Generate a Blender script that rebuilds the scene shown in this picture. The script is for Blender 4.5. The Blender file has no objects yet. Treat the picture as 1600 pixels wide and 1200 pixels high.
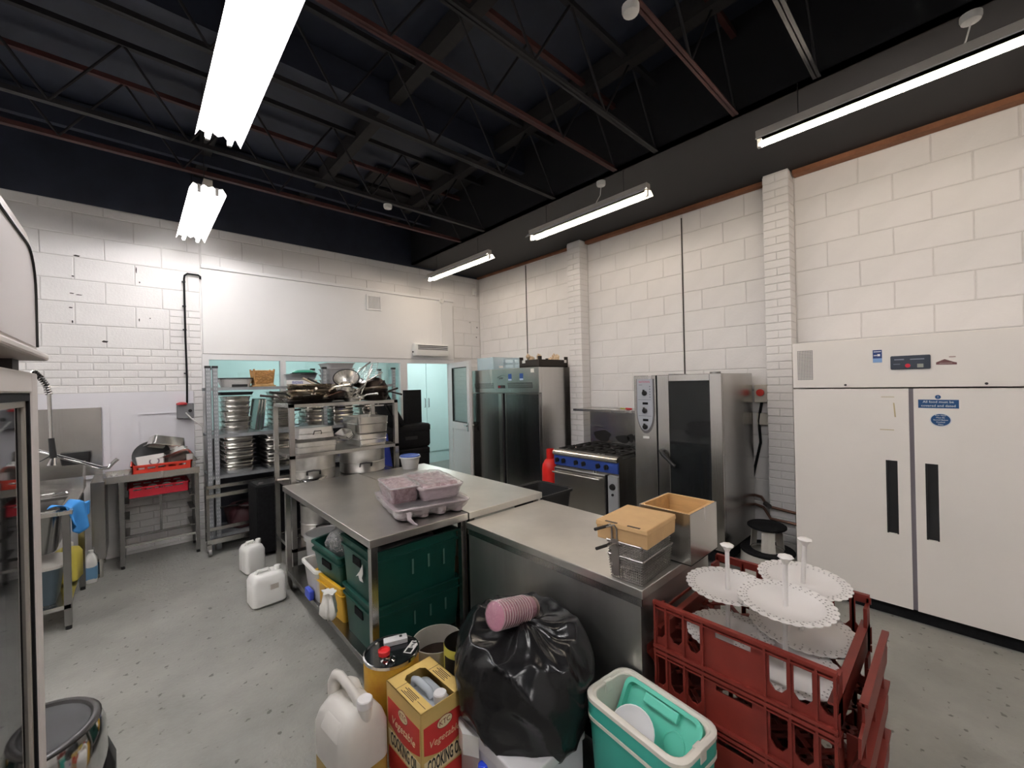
import bpy, bmesh, math, random
from mathutils import Matrix, Vector, noise
random.seed(7)
SC = bpy.context.scene
COL = SC.collection
PI = math.pi
R = math.radians

# ------------------------------------------------------------ camera
cam = bpy.data.cameras.new('camera')
cam.sensor_width = 36.0
cam.lens = 36.0 * 644.5 / 1600.0
cam.clip_start = 0.02
co = bpy.data.objects.new('camera', cam)
COL.objects.link(co)
yaw, pit, rol = R(42.448), R(-0.047), R(-1.359)
fw = Vector((math.sin(yaw) * math.cos(pit), math.cos(yaw) * math.cos(pit), math.sin(pit)))
rt = Vector((math.cos(yaw), -math.sin(yaw), 0))
up = rt.cross(fw)
rr_ = rt * math.cos(rol) + up * math.sin(rol)
uu_ = rr_.cross(fw)
co.matrix_world = Matrix(((rr_.x, uu_.x, -fw.x, 0), (rr_.y, uu_.y, -fw.y, 0), (rr_.z, uu_.z, -fw.z, 1.73), (0, 0, 0, 1)))
SC.camera = co

# ------------------------------------------------------------ world and exposure
w = bpy.data.worlds.new('World')
SC.world = w
w.use_nodes = True
w.node_tree.nodes['Background'].inputs[0].default_value = (0.5, 0.55, 0.6, 1)
w.node_tree.nodes['Background'].inputs[1].default_value = 0.02
SC.view_settings.view_transform = 'Standard'
SC.view_settings.look = 'None'
SC.view_settings.gamma = 1
SC.view_settings.use_curve_mapping = False
SC.view_settings.exposure = 1.88
TUBE_COOL = ((1.0, 0.975, 0.985), 17.0)      # left row of fluorescent tubes
TUBE_WARM = ((1.0, 0.855, 0.70), 15.0)      # right row of fluorescent tubes
TUBE_BACK = ((0.93, 1.0, 1.0), 23.0)        # tube in the room behind the glass
try:
    SC.cycles.use_denoising = True
    SC.cycles.max_bounces = 8
    SC.cycles.diffuse_bounces = 4
    SC.cycles.glossy_bounces = 4
    SC.cycles.transmission_bounces = 6
    SC.cycles.transparent_max_bounces = 12
    SC.cycles.sample_clamp_indirect = 6
    SC.cycles.caustics_reflective = False
    SC.cycles.caustics_refractive = False
except Exception:
    pass

# ------------------------------------------------------------ materials
MATS = {}
def M(name, col=(.8, .8, .8), rough=.5, metal=0., var=0., vscale=6., bump=0., bscale=40., stretch=None,
      rvar=0., alpha=1., trans=0., ior=1.45, emit=0., ecol=None, coat=0., spots=None, sheen=0., col2=None):
    if name in MATS:
        return MATS[name]
    m = bpy.data.materials.new(name)
    m.use_nodes = True
    nt = m.node_tree
    b = nt.nodes['Principled BSDF']
    b.inputs['Base Color'].default_value = (*col, 1)
    b.inputs['Roughness'].default_value = rough
    b.inputs['Metallic'].default_value = metal
    b.inputs['IOR'].default_value = ior
    b.inputs['Alpha'].default_value = alpha
    b.inputs['Transmission Weight'].default_value = trans
    b.inputs['Coat Weight'].default_value = coat
    if emit:
        b.inputs['Emission Color'].default_value = (*(ecol or col), 1)
        b.inputs['Emission Strength'].default_value = emit
    L = nt.links.new
    tc = mp = None
    def coord(st=None):
        t = nt.nodes.new('ShaderNodeTexCoord')
        p = nt.nodes.new('ShaderNodeMapping')
        L(t.outputs['Object'], p.inputs[0])
        if st:
            p.inputs['Scale'].default_value = st
        return p.outputs[0]
    if var or rvar or col2:
        n = nt.nodes.new('ShaderNodeTexNoise')
        n.inputs['Scale'].default_value = vscale
        n.inputs['Detail'].default_value = 5
        n.inputs['Roughness'].default_value = .62
        L(coord(stretch), n.inputs['Vector'])
        if var or col2:
            r = nt.nodes.new('ShaderNodeValToRGB')
            r.color_ramp.elements[0].position = .3
            r.color_ramp.elements[1].position = .7
            c2 = col2 or tuple(min(1, c * (1 + var)) for c in col)
            c1 = col if col2 else tuple(c * (1 - var) for c in col)
            r.color_ramp.elements[0].color = (*c1, 1)
            r.color_ramp.elements[1].color = (*c2, 1)
            L(n.outputs['Fac'], r.inputs[0])
            out = r.outputs[0]
            if spots:                       # (scale, threshold, colour): dirt specks
                s = nt.nodes.new('ShaderNodeTexNoise')
                s.inputs['Scale'].default_value = spots[0]
                s.inputs['Detail'].default_value = 3
                L(coord(), s.inputs['Vector'])
                q = nt.nodes.new('ShaderNodeValToRGB')
                q.color_ramp.elements[0].position = spots[1]
                q.color_ramp.elements[1].position = spots[1] + .04
                L(s.outputs['Fac'], q.inputs[0])
                mx = nt.nodes.new('ShaderNodeMixRGB')
                mx.inputs[2].default_value = (*spots[2], 1)
                L(q.outputs[0], mx.inputs[0])
                L(out, mx.inputs[1])
                out = mx.outputs[0]
            L(out, b.inputs['Base Color'])
        if rvar:
            mr = nt.nodes.new('ShaderNodeMapRange')
            mr.inputs[3].default_value = max(.02, rough - rvar)
            mr.inputs[4].default_value = min(1, rough + rvar)
            L(n.outputs['Fac'], mr.inputs[0])
            L(mr.outputs[0], b.inputs['Roughness'])
    if bump:
        n2 = nt.nodes.new('ShaderNodeTexNoise')
        n2.inputs['Scale'].default_value = bscale
        n2.inputs['Detail'].default_value = 4
        L(coord(stretch), n2.inputs['Vector'])
        bp = nt.nodes.new('ShaderNodeBump')
        bp.inputs['Strength'].default_value = bump
        bp.inputs['Distance'].default_value = .01
        L(n2.outputs['Fac'], bp.inputs['Height'])
        L(bp.outputs[0], b.inputs['Normal'])
    MATS[name] = m
    return m

def CLEAR(name, tint=(1, 1, 1), gloss=.14, rough=.05, bump=0., bscale=30., haze=0.):
    """thin clear sheet: see-through with a glossy surface and, if hazy, a little diffuse veil"""
    if name in MATS:
        return MATS[name]
    m = bpy.data.materials.new(name); m.use_nodes = True
    nt = m.node_tree; N = nt.nodes; L = nt.links.new
    N.remove(N['Principled BSDF'])
    tr = N.new('ShaderNodeBsdfTransparent'); tr.inputs[0].default_value = (*tint, 1)
    gl = N.new('ShaderNodeBsdfGlossy'); gl.inputs['Roughness'].default_value = rough
    df = N.new('ShaderNodeBsdfDiffuse'); df.inputs[0].default_value = (*[min(1, c) * .9 for c in tint], 1)
    lw = N.new('ShaderNodeLayerWeight'); lw.inputs[0].default_value = .35
    ma = N.new('ShaderNodeMath'); ma.operation = 'MULTIPLY_ADD'; ma.inputs[1].default_value = .55; ma.inputs[2].default_value = gloss
    m1 = N.new('ShaderNodeMixShader'); m2 = N.new('ShaderNodeMixShader')
    m1.inputs[0].default_value = haze
    L(tr.outputs[0], m1.inputs[1]); L(df.outputs[0], m1.inputs[2])
    L(lw.outputs['Facing'], ma.inputs[0]); L(ma.outputs[0], m2.inputs[0])
    L(m1.outputs[0], m2.inputs[1]); L(gl.outputs[0], m2.inputs[2])
    if bump:
        t = N.new('ShaderNodeTexCoord'); n = N.new('ShaderNodeTexNoise'); n.inputs['Scale'].default_value = bscale; n.inputs['Detail'].default_value = 3
        b = N.new('ShaderNodeBump'); b.inputs['Strength'].default_value = bump; b.inputs['Distance'].default_value = .02
        L(t.outputs['Object'], n.inputs['Vector']); L(n.outputs['Fac'], b.inputs['Height']); L(b.outputs[0], gl.inputs['Normal'])
    L(m2.outputs[0], N['Material Output'].inputs[0])
    MATS[name] = m
    return m

# ------------------------------------------------------------ geometry collector
def rr(cx, cy, w, d, r, z, seg=3):
    r = min(r, w / 2 - 1e-4, d / 2 - 1e-4)
    out = []
    for (sx, sy, a0) in ((1, 1, 0), (-1, 1, 90), (-1, -1, 180), (1, -1, 270)):
        for i in range(seg + 1):
            a = R(a0 + 90 * i / seg)
            out.append((cx + sx * (w / 2 - r) + r * math.cos(a), cy + sy * (d / 2 - r) + r * math.sin(a), z))
    return out

def rre(cx, cy, w, d, r, z, seg=4, m=10):
    """rounded rectangle with m points along every straight edge"""
    b = rr(cx, cy, w, d, r, z, seg); out = []; n = seg + 1
    for k in range(4):
        out += b[k * n:(k + 1) * n]
        p, q = b[(k + 1) * n - 1], b[((k + 1) * n) % len(b)]
        out += [tuple(p[c] + (q[c] - p[c]) * i / m for c in range(3)) for i in range(1, m)]
    return out
def dense(loops, k):
    out = []
    for a, b in zip(loops, loops[1:]):
        for i in range(k):
            out.append([tuple(p[c] + (q[c] - p[c]) * i / k for c in range(3)) for p, q in zip(a, b)])
    return out + [loops[-1]]

class G:
    def __init__(s):
        s.v = []; s.f = []
    def add(s, vs, fs, X=None):
        o = len(s.v)
        s.v += [tuple(X @ Vector(p)) for p in vs] if X is not None else [tuple(p) for p in vs]
        s.f += [tuple(i + o for i in f) for f in fs]
        return s
    def box(s, x0, y0, z0, x1, y1, z1, X=None):
        return s.add([(x0, y0, z0), (x1, y0, z0), (x1, y1, z0), (x0, y1, z0), (x0, y0, z1), (x1, y0, z1), (x1, y1, z1), (x0, y1, z1)],
                     [(0, 3, 2, 1), (4, 5, 6, 7), (0, 1, 5, 4), (1, 2, 6, 5), (2, 3, 7, 6), (3, 0, 4, 7)], X)
    def loft(s, loops, cap0=True, cap1=True, closed=False, X=None):
        n = len(loops[0]); vs = [p for l in loops for p in l]; fs = []
        m = len(loops)
        for k in range(m if closed else m - 1):
            a, b = k * n, ((k + 1) % m) * n
            for i in range(n):
                j = (i + 1) % n
                fs.append((a + i, a + j, b + j, b + i))
        if not closed:
            if cap0: fs.append(tuple(range(n - 1, -1, -1)))
            if cap1: fs.append(tuple(range((m - 1) * n, m * n)))
        return s.add(vs, fs, X)
    def cyl(s, p0, p1, r0, r1=None, n=14, caps=True, X=None):
        r1 = r0 if r1 is None else r1
        p0 = Vector(p0); p1 = Vector(p1); d = (p1 - p0).normalized()
        a = d.orthogonal().normalized(); b = d.cross(a)
        lp = lambda p, r: [tuple(p + (a * math.cos(2 * PI * i / n) + b * math.sin(2 * PI * i / n)) * r) for i in range(n)]
        return s.loft([lp(p0, r0), lp(p1, r1)], caps, caps, X=X)
    def tube(s, pts, r, n=8, X=None, flat=None):
        pts = [Vector(p) for p in pts]; loops = []; a = None
        for i, p in enumerate(pts):
            d = (pts[min(i + 1, len(pts) - 1)] - pts[max(i - 1, 0)]).normalized()
            if a is None:
                a = d.orthogonal().normalized()
            a = (a - d * a.dot(d)).normalized(); b = d.cross(a)
            q = r[i] if isinstance(r, (list, tuple)) else r
            loops.append([tuple(p + a * math.cos(2 * PI * k / n) * q + b * math.sin(2 * PI * k / n) * q) for k in range(n)])
        return s.loft(loops, X=X)
    def lathe(s, prof, n=24, c=(0, 0, 0), sx=1, sy=1, cap0=True, cap1=True, X=None, wob=None):
        loops = []
        for (r, z) in prof:
            loops.append([(c[0] + sx * (r + (wob(2 * PI * i / n, z) if wob else 0)) * math.cos(2 * PI * i / n),
                           c[1] + sy * (r + (wob(2 * PI * i / n, z) if wob else 0)) * math.sin(2 * PI * i / n), c[2] + z) for i in range(n)])
        return s.loft(loops, cap0, cap1, X=X)
    def prism(s, poly, t0, t1, ax='z', X=None):
        mk = {'z': lambda u, v, t: (u, v, t), 'y': lambda u, v, t: (u, t, v), 'x': lambda u, v, t: (t, u, v)}[ax]
        return s.loft([[mk(u, v, t0) for u, v in poly], [mk(u, v, t1) for u, v in poly]], X=X)
    def plate_holes(s, rect, holes, t0, t1, ax='y'):
        """flat panel rect=(u0,v0,u1,v1) of thickness t0..t1 with rectangular holes, as a grid of boxes"""
        us = sorted({rect[0], rect[2], *[h[0] for h in holes], *[h[2] for h in holes]})
        vs = sorted({rect[1], rect[3], *[h[1] for h in holes], *[h[3] for h in holes]})
        for i in range(len(us) - 1):
            run = None
            for j in range(len(vs) - 1):
                cu, cv = (us[i] + us[i + 1]) / 2, (vs[j] + vs[j + 1]) / 2
                solid = not any(h[0] < cu < h[2] and h[1] < cv < h[3] for h in holes)
                if solid and run is None: run = vs[j]
                if run is not None and (not solid or j == len(vs) - 2):
                    e = vs[j + 1] if solid else vs[j]
                    if ax == 'y': s.box(us[i], t0, run, us[i + 1], t1, e)
                    elif ax == 'x': s.box(t0, us[i], run, t1, us[i + 1], e)
                    else: s.box(us[i], run, t0, us[i + 1], e, t1)
                    run = None
        return s
    def mesh(s, name):
        me = bpy.data.meshes.new(name)
        me.from_pydata(s.v, [], s.f)
        bm = bmesh.new(); bm.from_mesh(me)
        bmesh.ops.recalc_face_normals(bm, faces=bm.faces)
        bm.to_mesh(me); bm.free()
        return me

def O(name, g, mat, parent=None, smooth=0, bevel=0., seg=2, loc=None, rot=None):
    me = g.mesh(name) if isinstance(g, G) else g
    if mat is not None and not me.materials:
        me.materials.append(mat)
    if smooth:
        me.shade_smooth()
        me.set_sharp_from_angle(angle=R(smooth))
    o = bpy.data.objects.new(name, me)
    COL.objects.link(o)
    if parent is not None: o.parent = parent
    if loc is not None: o.location = loc
    if rot is not None: o.rotation_euler = rot
    if bevel:
        b = o.modifiers.new('bevel', 'BEVEL')
        b.width = bevel; b.segments = seg; b.limit_method = 'ANGLE'; b.angle_limit = R(40)
    return o
def tag(o, label, cat, group=None):
    o['label'] = label; o['category'] = cat
    if group: o['group'] = group
    return o
def T(name, label, cat, loc=(0, 0, 0), rz=0., group=None, rot=None):
    o = bpy.data.objects.new(name, None)
    COL.objects.link(o)
    o.empty_display_size = .1
    o.location = loc
    o.rotation_euler = rot if rot else (0, 0, rz)
    return tag(o, label, cat, group)
def S(name, g, mat, parent=None, **k):
    o = O(name, g, mat, parent, **k)
    if parent is None: o['kind'] = 'structure'
    return o
def dup(root, loc=None, rot=None, label=None, group=None, parent=None):
    c = root.copy(); COL.objects.link(c)
    c.parent = parent
    if loc is not None: c.location = loc
    if rot is not None: c.rotation_euler = rot
    if label: c['label'] = label
    if group: c['group'] = group
    for ch in root.children:
        dup(ch, parent=c)
    return c
ORD = ['lowest', 'second', 'third', 'fourth', 'fifth', 'sixth', 'seventh', 'eighth', 'ninth', 'tenth', 'eleventh', 'twelfth']
def nth(i, n):
    return 'topmost' if i == n - 1 else 'lowest' if i == 0 else ORD[i] + ' from the bottom'
def text(name, s, size, mat, parent, X, ext=.0006, align='CENTER', sx=1., bold=0.):
    cu = bpy.data.curves.new(name, 'FONT')
    cu.body = s; cu.size = size; cu.align_x = align; cu.align_y = 'CENTER'; cu.extrude = ext; cu.resolution_u = 2; cu.offset = bold
    to = bpy.data.objects.new(name, cu)
    me = bpy.data.meshes.new_from_object(to)
    bpy.data.objects.remove(to)
    me.transform(X @ Matrix.Diagonal((sx, 1, 1, 1)))
    return O(name, me, mat, parent)

# facing helpers for lettering: plane with outward normal -X, -Y, +X
def face_mx(x, y, z):      # seen from -X side (text on a face whose normal is -X): right = -Y
    return Matrix(((0, 0, -1, x), (-1, 0, 0, y), (0, 1, 0, z), (0, 0, 0, 1)))
def face_my(x, y, z):      # normal -Y: right = +X
    return Matrix(((1, 0, 0, x), (0, 0, -1, y), (0, 1, 0, z), (0, 0, 0, 1)))

# ------------------------------------------------------------ palette
PAINT = M('wall_paint', (.81, .79, .775), .6, var=.03, vscale=3, bump=.16, bscale=50)
JOINT = M('joint_paint', (.70, .68, .66), .7, var=.06, vscale=10)
CLAD = M('clad_panel', (.80, .785, .82), .35, var=.02, vscale=2)
WBOARD = M('white_board', (.83, .82, .81), .5, var=.015, vscale=2)
FLOOR = M('floor_paint', (.265, .262, .240), .50, var=.22, vscale=1.9, bump=.35, bscale=45, rvar=.16, spots=(21, .655, (.115, .11, .10)))
BLACKP = M('black_paint', (.023, .028, .046), .55, var=.2, vscale=4)
SOFFIT = M('black_board', (.0075, .0075, .0095), .6)
RUST = M('red_oxide', (.062, .018, .015), .6, var=.3, vscale=8)
DGREY = M('dull_steel_paint', (.05, .045, .045), .6, var=.3, vscale=8)
TRUSS = M('black_truss_paint', (.011, .0105, .0125), .6, var=.3, vscale=8)
WOODB = M('dark_timber', (.05, .035, .028), .7, var=.3, vscale=5)
ROOFW = M('roof_timber', (.016, .014, .014), .7, var=.3, vscale=5, stretch=(1, 8, 8))
PLATE = M('brown_timber', (.24, .10, .05), .7, var=.25, vscale=7)
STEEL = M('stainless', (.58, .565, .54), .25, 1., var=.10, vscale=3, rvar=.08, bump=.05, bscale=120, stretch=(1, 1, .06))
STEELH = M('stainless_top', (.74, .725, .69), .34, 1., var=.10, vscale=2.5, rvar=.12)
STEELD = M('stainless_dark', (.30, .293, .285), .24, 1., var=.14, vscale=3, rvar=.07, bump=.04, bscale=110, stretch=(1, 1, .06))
PAN = M('pan_steel', (.70, .685, .655), .24, 1.)
ALU = M('aluminium_worn', (.60, .585, .56), .42, 1., var=.14, vscale=7, rvar=.1)
CHROME = M('chrome', (.72, .72, .72), .10, 1.)
GALV = M('galvanised', (.40, .42, .44), .5, .7, var=.12, vscale=12)
BLK = M('black_plastic', (.016, .016, .017), .45)
BLKM = M('black_matt', (.009, .009, .010), .8, var=.3, vscale=30, ior=1.22)
IRON = M('cast_iron', (.018, .016, .015), .6, var=.4, vscale=20)
FRY = M('seasoned_pan', (.045, .035, .032), .38, .8, var=.5, vscale=10)
WPL = M('white_plastic', (.80, .79, .76), .35)
HDPE = M('natural_plastic', (.86, .85, .81), .4, var=.02, vscale=4)
CREAM = M('cream_enamel', (.84, .795, .74), .38, var=.015, vscale=2)
GREYR = M('grey_gasket', (.19, .17, .19), .6)
GREEN = M('green_crate', (.006, .060, .044), .38, var=.15, vscale=6)
REDC = M('red_crate', (.185, .024, .016), .45, var=.12, vscale=7)
REDB = M('red_rack', (.75, .055, .03), .38)
CRIM = M('crimson_rack', (.50, .018, .035), .38)
YEL = M('yellow_plastic', (.75, .43, .03), .4)
BLUE = M('blue_plastic', (.045, .08, .48), .4)
CARD = M('cardboard', (.52, .33, .155), .75, var=.07, vscale=8)
GLASS = CLEAR('clear_glass', (.93, .985, .98), .05, .02)
DGLASS = M('dark_glass', (.02, .022, .023), .05, alpha=.80)
CYAN = M('cyan_wall', (.64, .79, .78), .5, var=.02, vscale=2)
WOODL = M('birch_ply', (.56, .33, .13), .6, var=.12, vscale=5, stretch=(8, 1, 8))
# ============================================================ THE SETTING
XW, YW, ZT = 4.75, 6.04, 3.69
XL, YF = -3.4, -4.6
CO = .2285
S('floor', G().box(XL, YF, -.1, XW, 8.7, 0), FLOOR)
ceiling = S('ceiling', G().box(XL - .2, YF - .2, 4.42, XW + .2, YW + .2, 4.5), BLACKP)
O('soffit', G().box(3.36, YF, 3.70, XW, YW, 3.73).box(3.36, YF, 3.70, 3.40, YW, 4.42), SOFFIT, ceiling)
for i, (x0, y0, x1, y1) in enumerate(((2.2, 4.72, 3.2, 5.1), (2.3, 5.2, 3.3, 5.55), (1.5, 5.25, 2.2, 5.6), (2.55, 4.2, 3.3, 4.55))):
    O('board', G().box(x0, y0, 4.36, x1, y1, 4.40), ROOFW, ceiling)
for x in (-1.2, .6, 1.75, 2.95):
    O('purlin', G().box(x - .05, YF, 4.24, x + .05, YW, 4.40), ROOFW, ceiling)
for y in (.45, 3.4, 5.45):
    O('joist', G().box(XL, y - .03, 4.15, 3.36, y + .03, 4.40), BLACKP, ceiling)

def block_mesh(w, h, ax, d=.012, c=.0045):
    """painted block face: ax='x' faces -X, ax='y' faces -Y; origin at the centre of its front face"""
    key = ('blk', round(w, 3), round(h, 3), ax)
    if key in MATS: return MATS[key]
    lp = lambda u, v, t: [(-u, -v, t), (u, -v, t), (u, v, t), (-u, v, t)]
    L3 = [lp(w / 2, h / 2, d), lp(w / 2, h / 2, c * .7), lp(w / 2 - c, h / 2 - c, 0)]
    f = (lambda p: (p[2], p[0], p[1])) if ax == 'x' else (lambda p: (p[0], p[2], p[1]))
    me = G().loft([[f(p) for p in l] for l in L3], False, True).mesh('block')
    me.materials.append(PAINT)
    MATS[key] = me
    return me
def put_block(name, me, loc, parent, j=.0012):
    o = bpy.data.objects.new(name, me); COL.objects.link(o); o.parent = parent
    o.location = (loc[0] + random.uniform(-j, j), loc[1] + random.uniform(-j, j), loc[2])
    o.rotation_euler = (random.uniform(-.002, .002), random.uniform(-.002, .002), random.uniform(-.002, .002))
    return o
def course(wall, ax, fixed, u0, u1, z0, z1, joints, g=.008, name='block'):
    cuts = [u0] + sorted(j for j in joints if u0 + .03 < j < u1 - .03) + [u1]
    for a, b in zip(cuts, cuts[1:]):
        w_, h_ = b - a - g, z1 - z0 - g
        if w_ < .02 or h_ < .012: continue
        c = ((a + b) / 2, (z0 + z1) / 2)
        put_block(name, block_mesh(round(w_, 3), round(h_, 3), ax), (fixed, c[0], c[1]) if ax == 'x' else (c[0], fixed, c[1]), wall)

# ---- right wall: running-bond blockwork between brick piers
wall_r = S('wall_right', G().box(XW + .007, YF, 0, XW + .25, YW + .3, 4.42), JOINT)
P_ = .453
def joints(ph, lo, hi):
    k = math.ceil((lo - ph) / P_); out = []
    while ph + k * P_ < hi:
        out.append(ph + k * P_); k += 1
    return out
for k in range(0, 17):
    z0, z1 = k * CO, min((k + 1) * CO, 3.672)
    if z1 - z0 < .03: z1 = z0 + .03
    if z0 > 1.6: course(wall_r, 'x', XW, -2.2, 1.08, z0, z1, joints(.83 if k % 2 == 0 else .60, -2.2, 1.08))
    if z0 > .2 or k < 20:
        lo = 1.30
        js = joints(2.43 if k % 2 else 2.645, 1.3, 3.55)
        course(wall_r, 'x', XW, lo, 2.186, z0, z1, js); course(wall_r, 'x', XW, 2.204, 3.55, z0, z1, js)
    if z0 > 1.75:
        js = joints(4.35 if k % 2 else 4.13, 3.78, YW)
        course(wall_r, 'x', XW, 3.78, 4.79, z0, z1, js); course(wall_r, 'x', XW, 4.81, YW, z0, z1, js)
SEAL = M('dark_gap', (.03, .025, .022), .8)
O('movement_joint', G().box(XW + .001, 2.189, .4, XW + .02, 2.201, 3.62), SEAL, wall_r)
O('movement_joint', G().box(XW + .001, 4.793, 1.0, XW + .02, 4.807, 3.66), SEAL, wall_r)
O('timber_plate', G().box(4.66, YF, 3.655, XW, 1.07, 3.70).box(4.68, 1.31, 3.66, XW, 3.54, 3.70).box(4.70, 3.79, 3.67, XW, YW, 3.70), PLATE, wall_r)

# ---- brick piers on the right wall
def pier(n, y0, y1):
    p = S('trim_%d' % n, G().box(4.578, y0 + .006, 0, XW + .1, y1 - .006, 3.70), JOINT)
    z = 0.; k = 0; bh = .0752
    while z < 3.68:
        if z + bh > 3.70: break
        cuts = [y0, y1] if k % 2 else [y0, (y0 + y1) / 2, y1]
        for a, b in zip(cuts, cuts[1:]):
            key = ('pb', round(b - a, 3))
            if key not in MATS:
                w2, h2, c = (b - a) / 2 - .0025, bh / 2 - .0045, .003
                lp = lambda e, t: [(t, -w2 + e, -h2 + e), (t, w2 - e, -h2 + e), (t, w2 - e, h2 - e), (t, -w2 + e, h2 - e)]
                me = G().loft([lp(0, .17), lp(0, c), lp(c, 0)], False, True).mesh('brick'); me.materials.append(PAINT); MATS[key] = me
            put_block('brick', MATS[key], (4.57, (a + b) / 2, z + bh / 2), p)
        z += bh; k += 1
    return p
pier(1, 1.08, 1.30)
pier(2, 3.55, 3.78)

# ---- back wall
wall_b = S('wall_back', G().box(XL - .2, YW + .007, 0, .59, YW + .2, 4.42).box(4.14, YW + .007, 0, XW + .007, YW + .2, 4.42)
           .box(.59, YW + .007, 2.16, 4.14, YW + .2, 4.42), JOINT)
O('black_band', G().box(XL, YW - .004, 3.672, XW, YW + .01, 4.42), BLACKP, wall_b)
for k in range(0, 7):
    z0, z1 = 2.2 + k * CO, min(2.2 + (k + 1) * CO, 3.668)
    js = joints(-.21 if k % 2 == 0 else .02, -2.4, .585)
    if k < 2:                                   # brick quoins beside the panel
        course(wall_b, 'y', YW, -2.4, .30, z0, z1, js)
        for q in range(3):
            course(wall_b, 'y', YW, .30, .585, z0 + q * CO / 3, z0 + (q + 1) * CO / 3, [.41 if q % 2 else .47], name='brick')
    else:
        course(wall_b, 'y', YW, -2.4, .585, z0, z1, js)
    if z0 > 3.1: course(wall_b, 'y', YW, .60, 4.70, z0, z1, joints(.79 if k % 2 == 0 else 1.02, .6, 4.70))
    course(wall_b, 'y', YW, 4.16, XW - .01, z0, z1, [4.38 if k % 2 else 4.55]) if z0 < 3.1 else None
for k in range(6):
    z0 = 1.735 + k * .0775
    course(wall_b, 'y', YW, -1.65, .59, z0, z0 + .0775, [(-.2 + (.1125 if k % 2 else 0)) + i * .226 for i in range(-7, 6)], name='brick')
for k in range(22):
    z0 = .03 + k * .0775
    course(wall_b, 'y', YW, -.16, .59, z0, z0 + .0775, [(-.1 + (.1125 if k % 2 else 0)) + i * .226 for i in range(0, 6)], name='brick') if z0 < .82 else \
        course(wall_b, 'y', YW, .50, .59, z0, z0 + .0775, [], name='brick')
    if 0 < k: course(wall_b, 'y', YW, 4.16, XW - .01, z0 + .38, z0 + .38 + .0775, [4.38 if k % 2 else 4.5], name='brick')
for (cx_, cz_, cw_, ch_) in ((-.41, 3.13, .05, .016), (.035, 3.06, .010, .07), (.06, 2.93, .012, .016), (-.44, 2.92, .02, .012), (-.45, 2.745, .035, .010), (-.40, 2.735, .05, .008), (-.46, 2.60, .03, .012),
                              (-.45, 2.46, .012, .03), (.05, 2.52, .010, .035), (-.22, 2.27, .05, .022), (4.68, 2.78, .02, .03), (4.66, 2.60, .02, .025), (.14, 2.545, .012, .012), (4.52, 2.86, .04, .008)):
    O('chip', G().prism([(cx_ - cw_ / 2, cz_), (cx_ - cw_ * .2, cz_ + ch_ / 2), (cx_ + cw_ / 2, cz_ + ch_ * .2), (cx_ + cw_ * .3, cz_ - ch_ / 2), (cx_ - cw_ * .3, cz_ - ch_ * .4)], YW - .004, YW + .004, 'y'), SEAL, wall_b)
O('white_panel', G().box(.60, YW - .025, 2.17, 4.13, YW + .007, 3.175), WBOARD, wall_b, bevel=.003)
O('panel_rail', G().box(.595, YW - .05, 3.175, 4.14, YW + .005, 3.215), WBOARD, wall_b, bevel=.004)
O('cladding', G().box(-2.4, YW - .02, .86, -.25, YW + .005, 1.735).box(-.25, YW - .02, .86, .50, YW + .005, 1.735), CLAD, wall_b)
O('cladding_trim', G().box(-.25, YW - .035, .95, -.20, YW - .015, 1.60).box(.02, YW - .03, .95, .03, YW - .015, 1.50).box(.03, YW - .03, 1.49, .5, YW - .015, 1.50), CLAD, wall_b)
O('splashback', G().box(-1.1, YW - .028, .90, -.26, YW - .018, 1.585), STEEL, wall_b)
S('wall_left', G().box(XL - .2, YF, 0, XL, YW, 4.42), PAINT)
S('wall_front', G().box(XL, YF - .2, 0, XW, YF, 4.42), PAINT)

# ---- glazed partition, open door
UPVC = M('upvc_frame', (.78, .77, .77), .35)
DARKP = M('dark_infill', (.035, .037, .05), .4)
win = S('window_1', G().box(.59, YW - .02, 2.10, 4.14, YW + .05, 2.165).box(.59, YW - .02, 0, .655, YW + .05, 2.1)
        .box(1.41, YW - .02, 1.26, 1.475, YW + .05, 2.1).box(3.115, YW - .02, 0, 3.235, YW + .05, 2.1).box(4.06, YW - .02, 0, 4.14, YW + .05, 2.1)
        .box(.655, YW - .02, 1.20, 3.115, YW + .05, 1.26), UPVC)
O('pane', G().box(.655, YW + .01, 1.26, 1.41, YW + .016, 2.10), GLASS, win)
O('pane', G().box(1.475, YW + .01, 1.26, 3.115, YW + .016, 2.10), GLASS, win)
O('lower_panel', G().box(.655, YW + .0, 0, 3.115, YW + .03, 1.20), DARKP, win)  # dark colour put in for the shading behind the rack shelves
door = bpy.data.objects.new('door_1', None); COL.objects.link(door); door['kind'] = 'structure'
door.location = (4.06, YW - .03, .01); door.rotation_euler = (0, 0, R(-102))
O('leaf_frame', G().box(0, -.025, 0, .09, .025, 2.10).box(.71, -.025, 0, .80, .025, 2.10).box(.09, -.025, 2.01, .71, .025, 2.10)
  .box(.09, -.025, .98, .71, .025, 1.10).box(.09, -.025, 0, .71, .025, .12), UPVC, door, bevel=.004)
O('pane', G().box(.09, -.006, 1.10, .71, .006, 2.01), GLASS, door)
O('gasket', G().box(.09, -.02, 1.10, .102, .02, 2.01).box(.698, -.02, 1.10, .71, .02, 2.01).box(.102, -.02, 1.10, .698, .02, 1.112).box(.102, -.02, 1.998, .698, .02, 2.01), BLK, door)
O('panel', G().box(.09, -.012, .12, .71, .012, .98), UPVC, door)
O('handle', G().box(.735, -.045, .98, .765, .045, 1.12).box(.66, -.07, 1.06, .765, -.045, 1.08).box(.66, .045, 1.06, .765, .07, 1.08), CHROME, door, bevel=.004)

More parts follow.
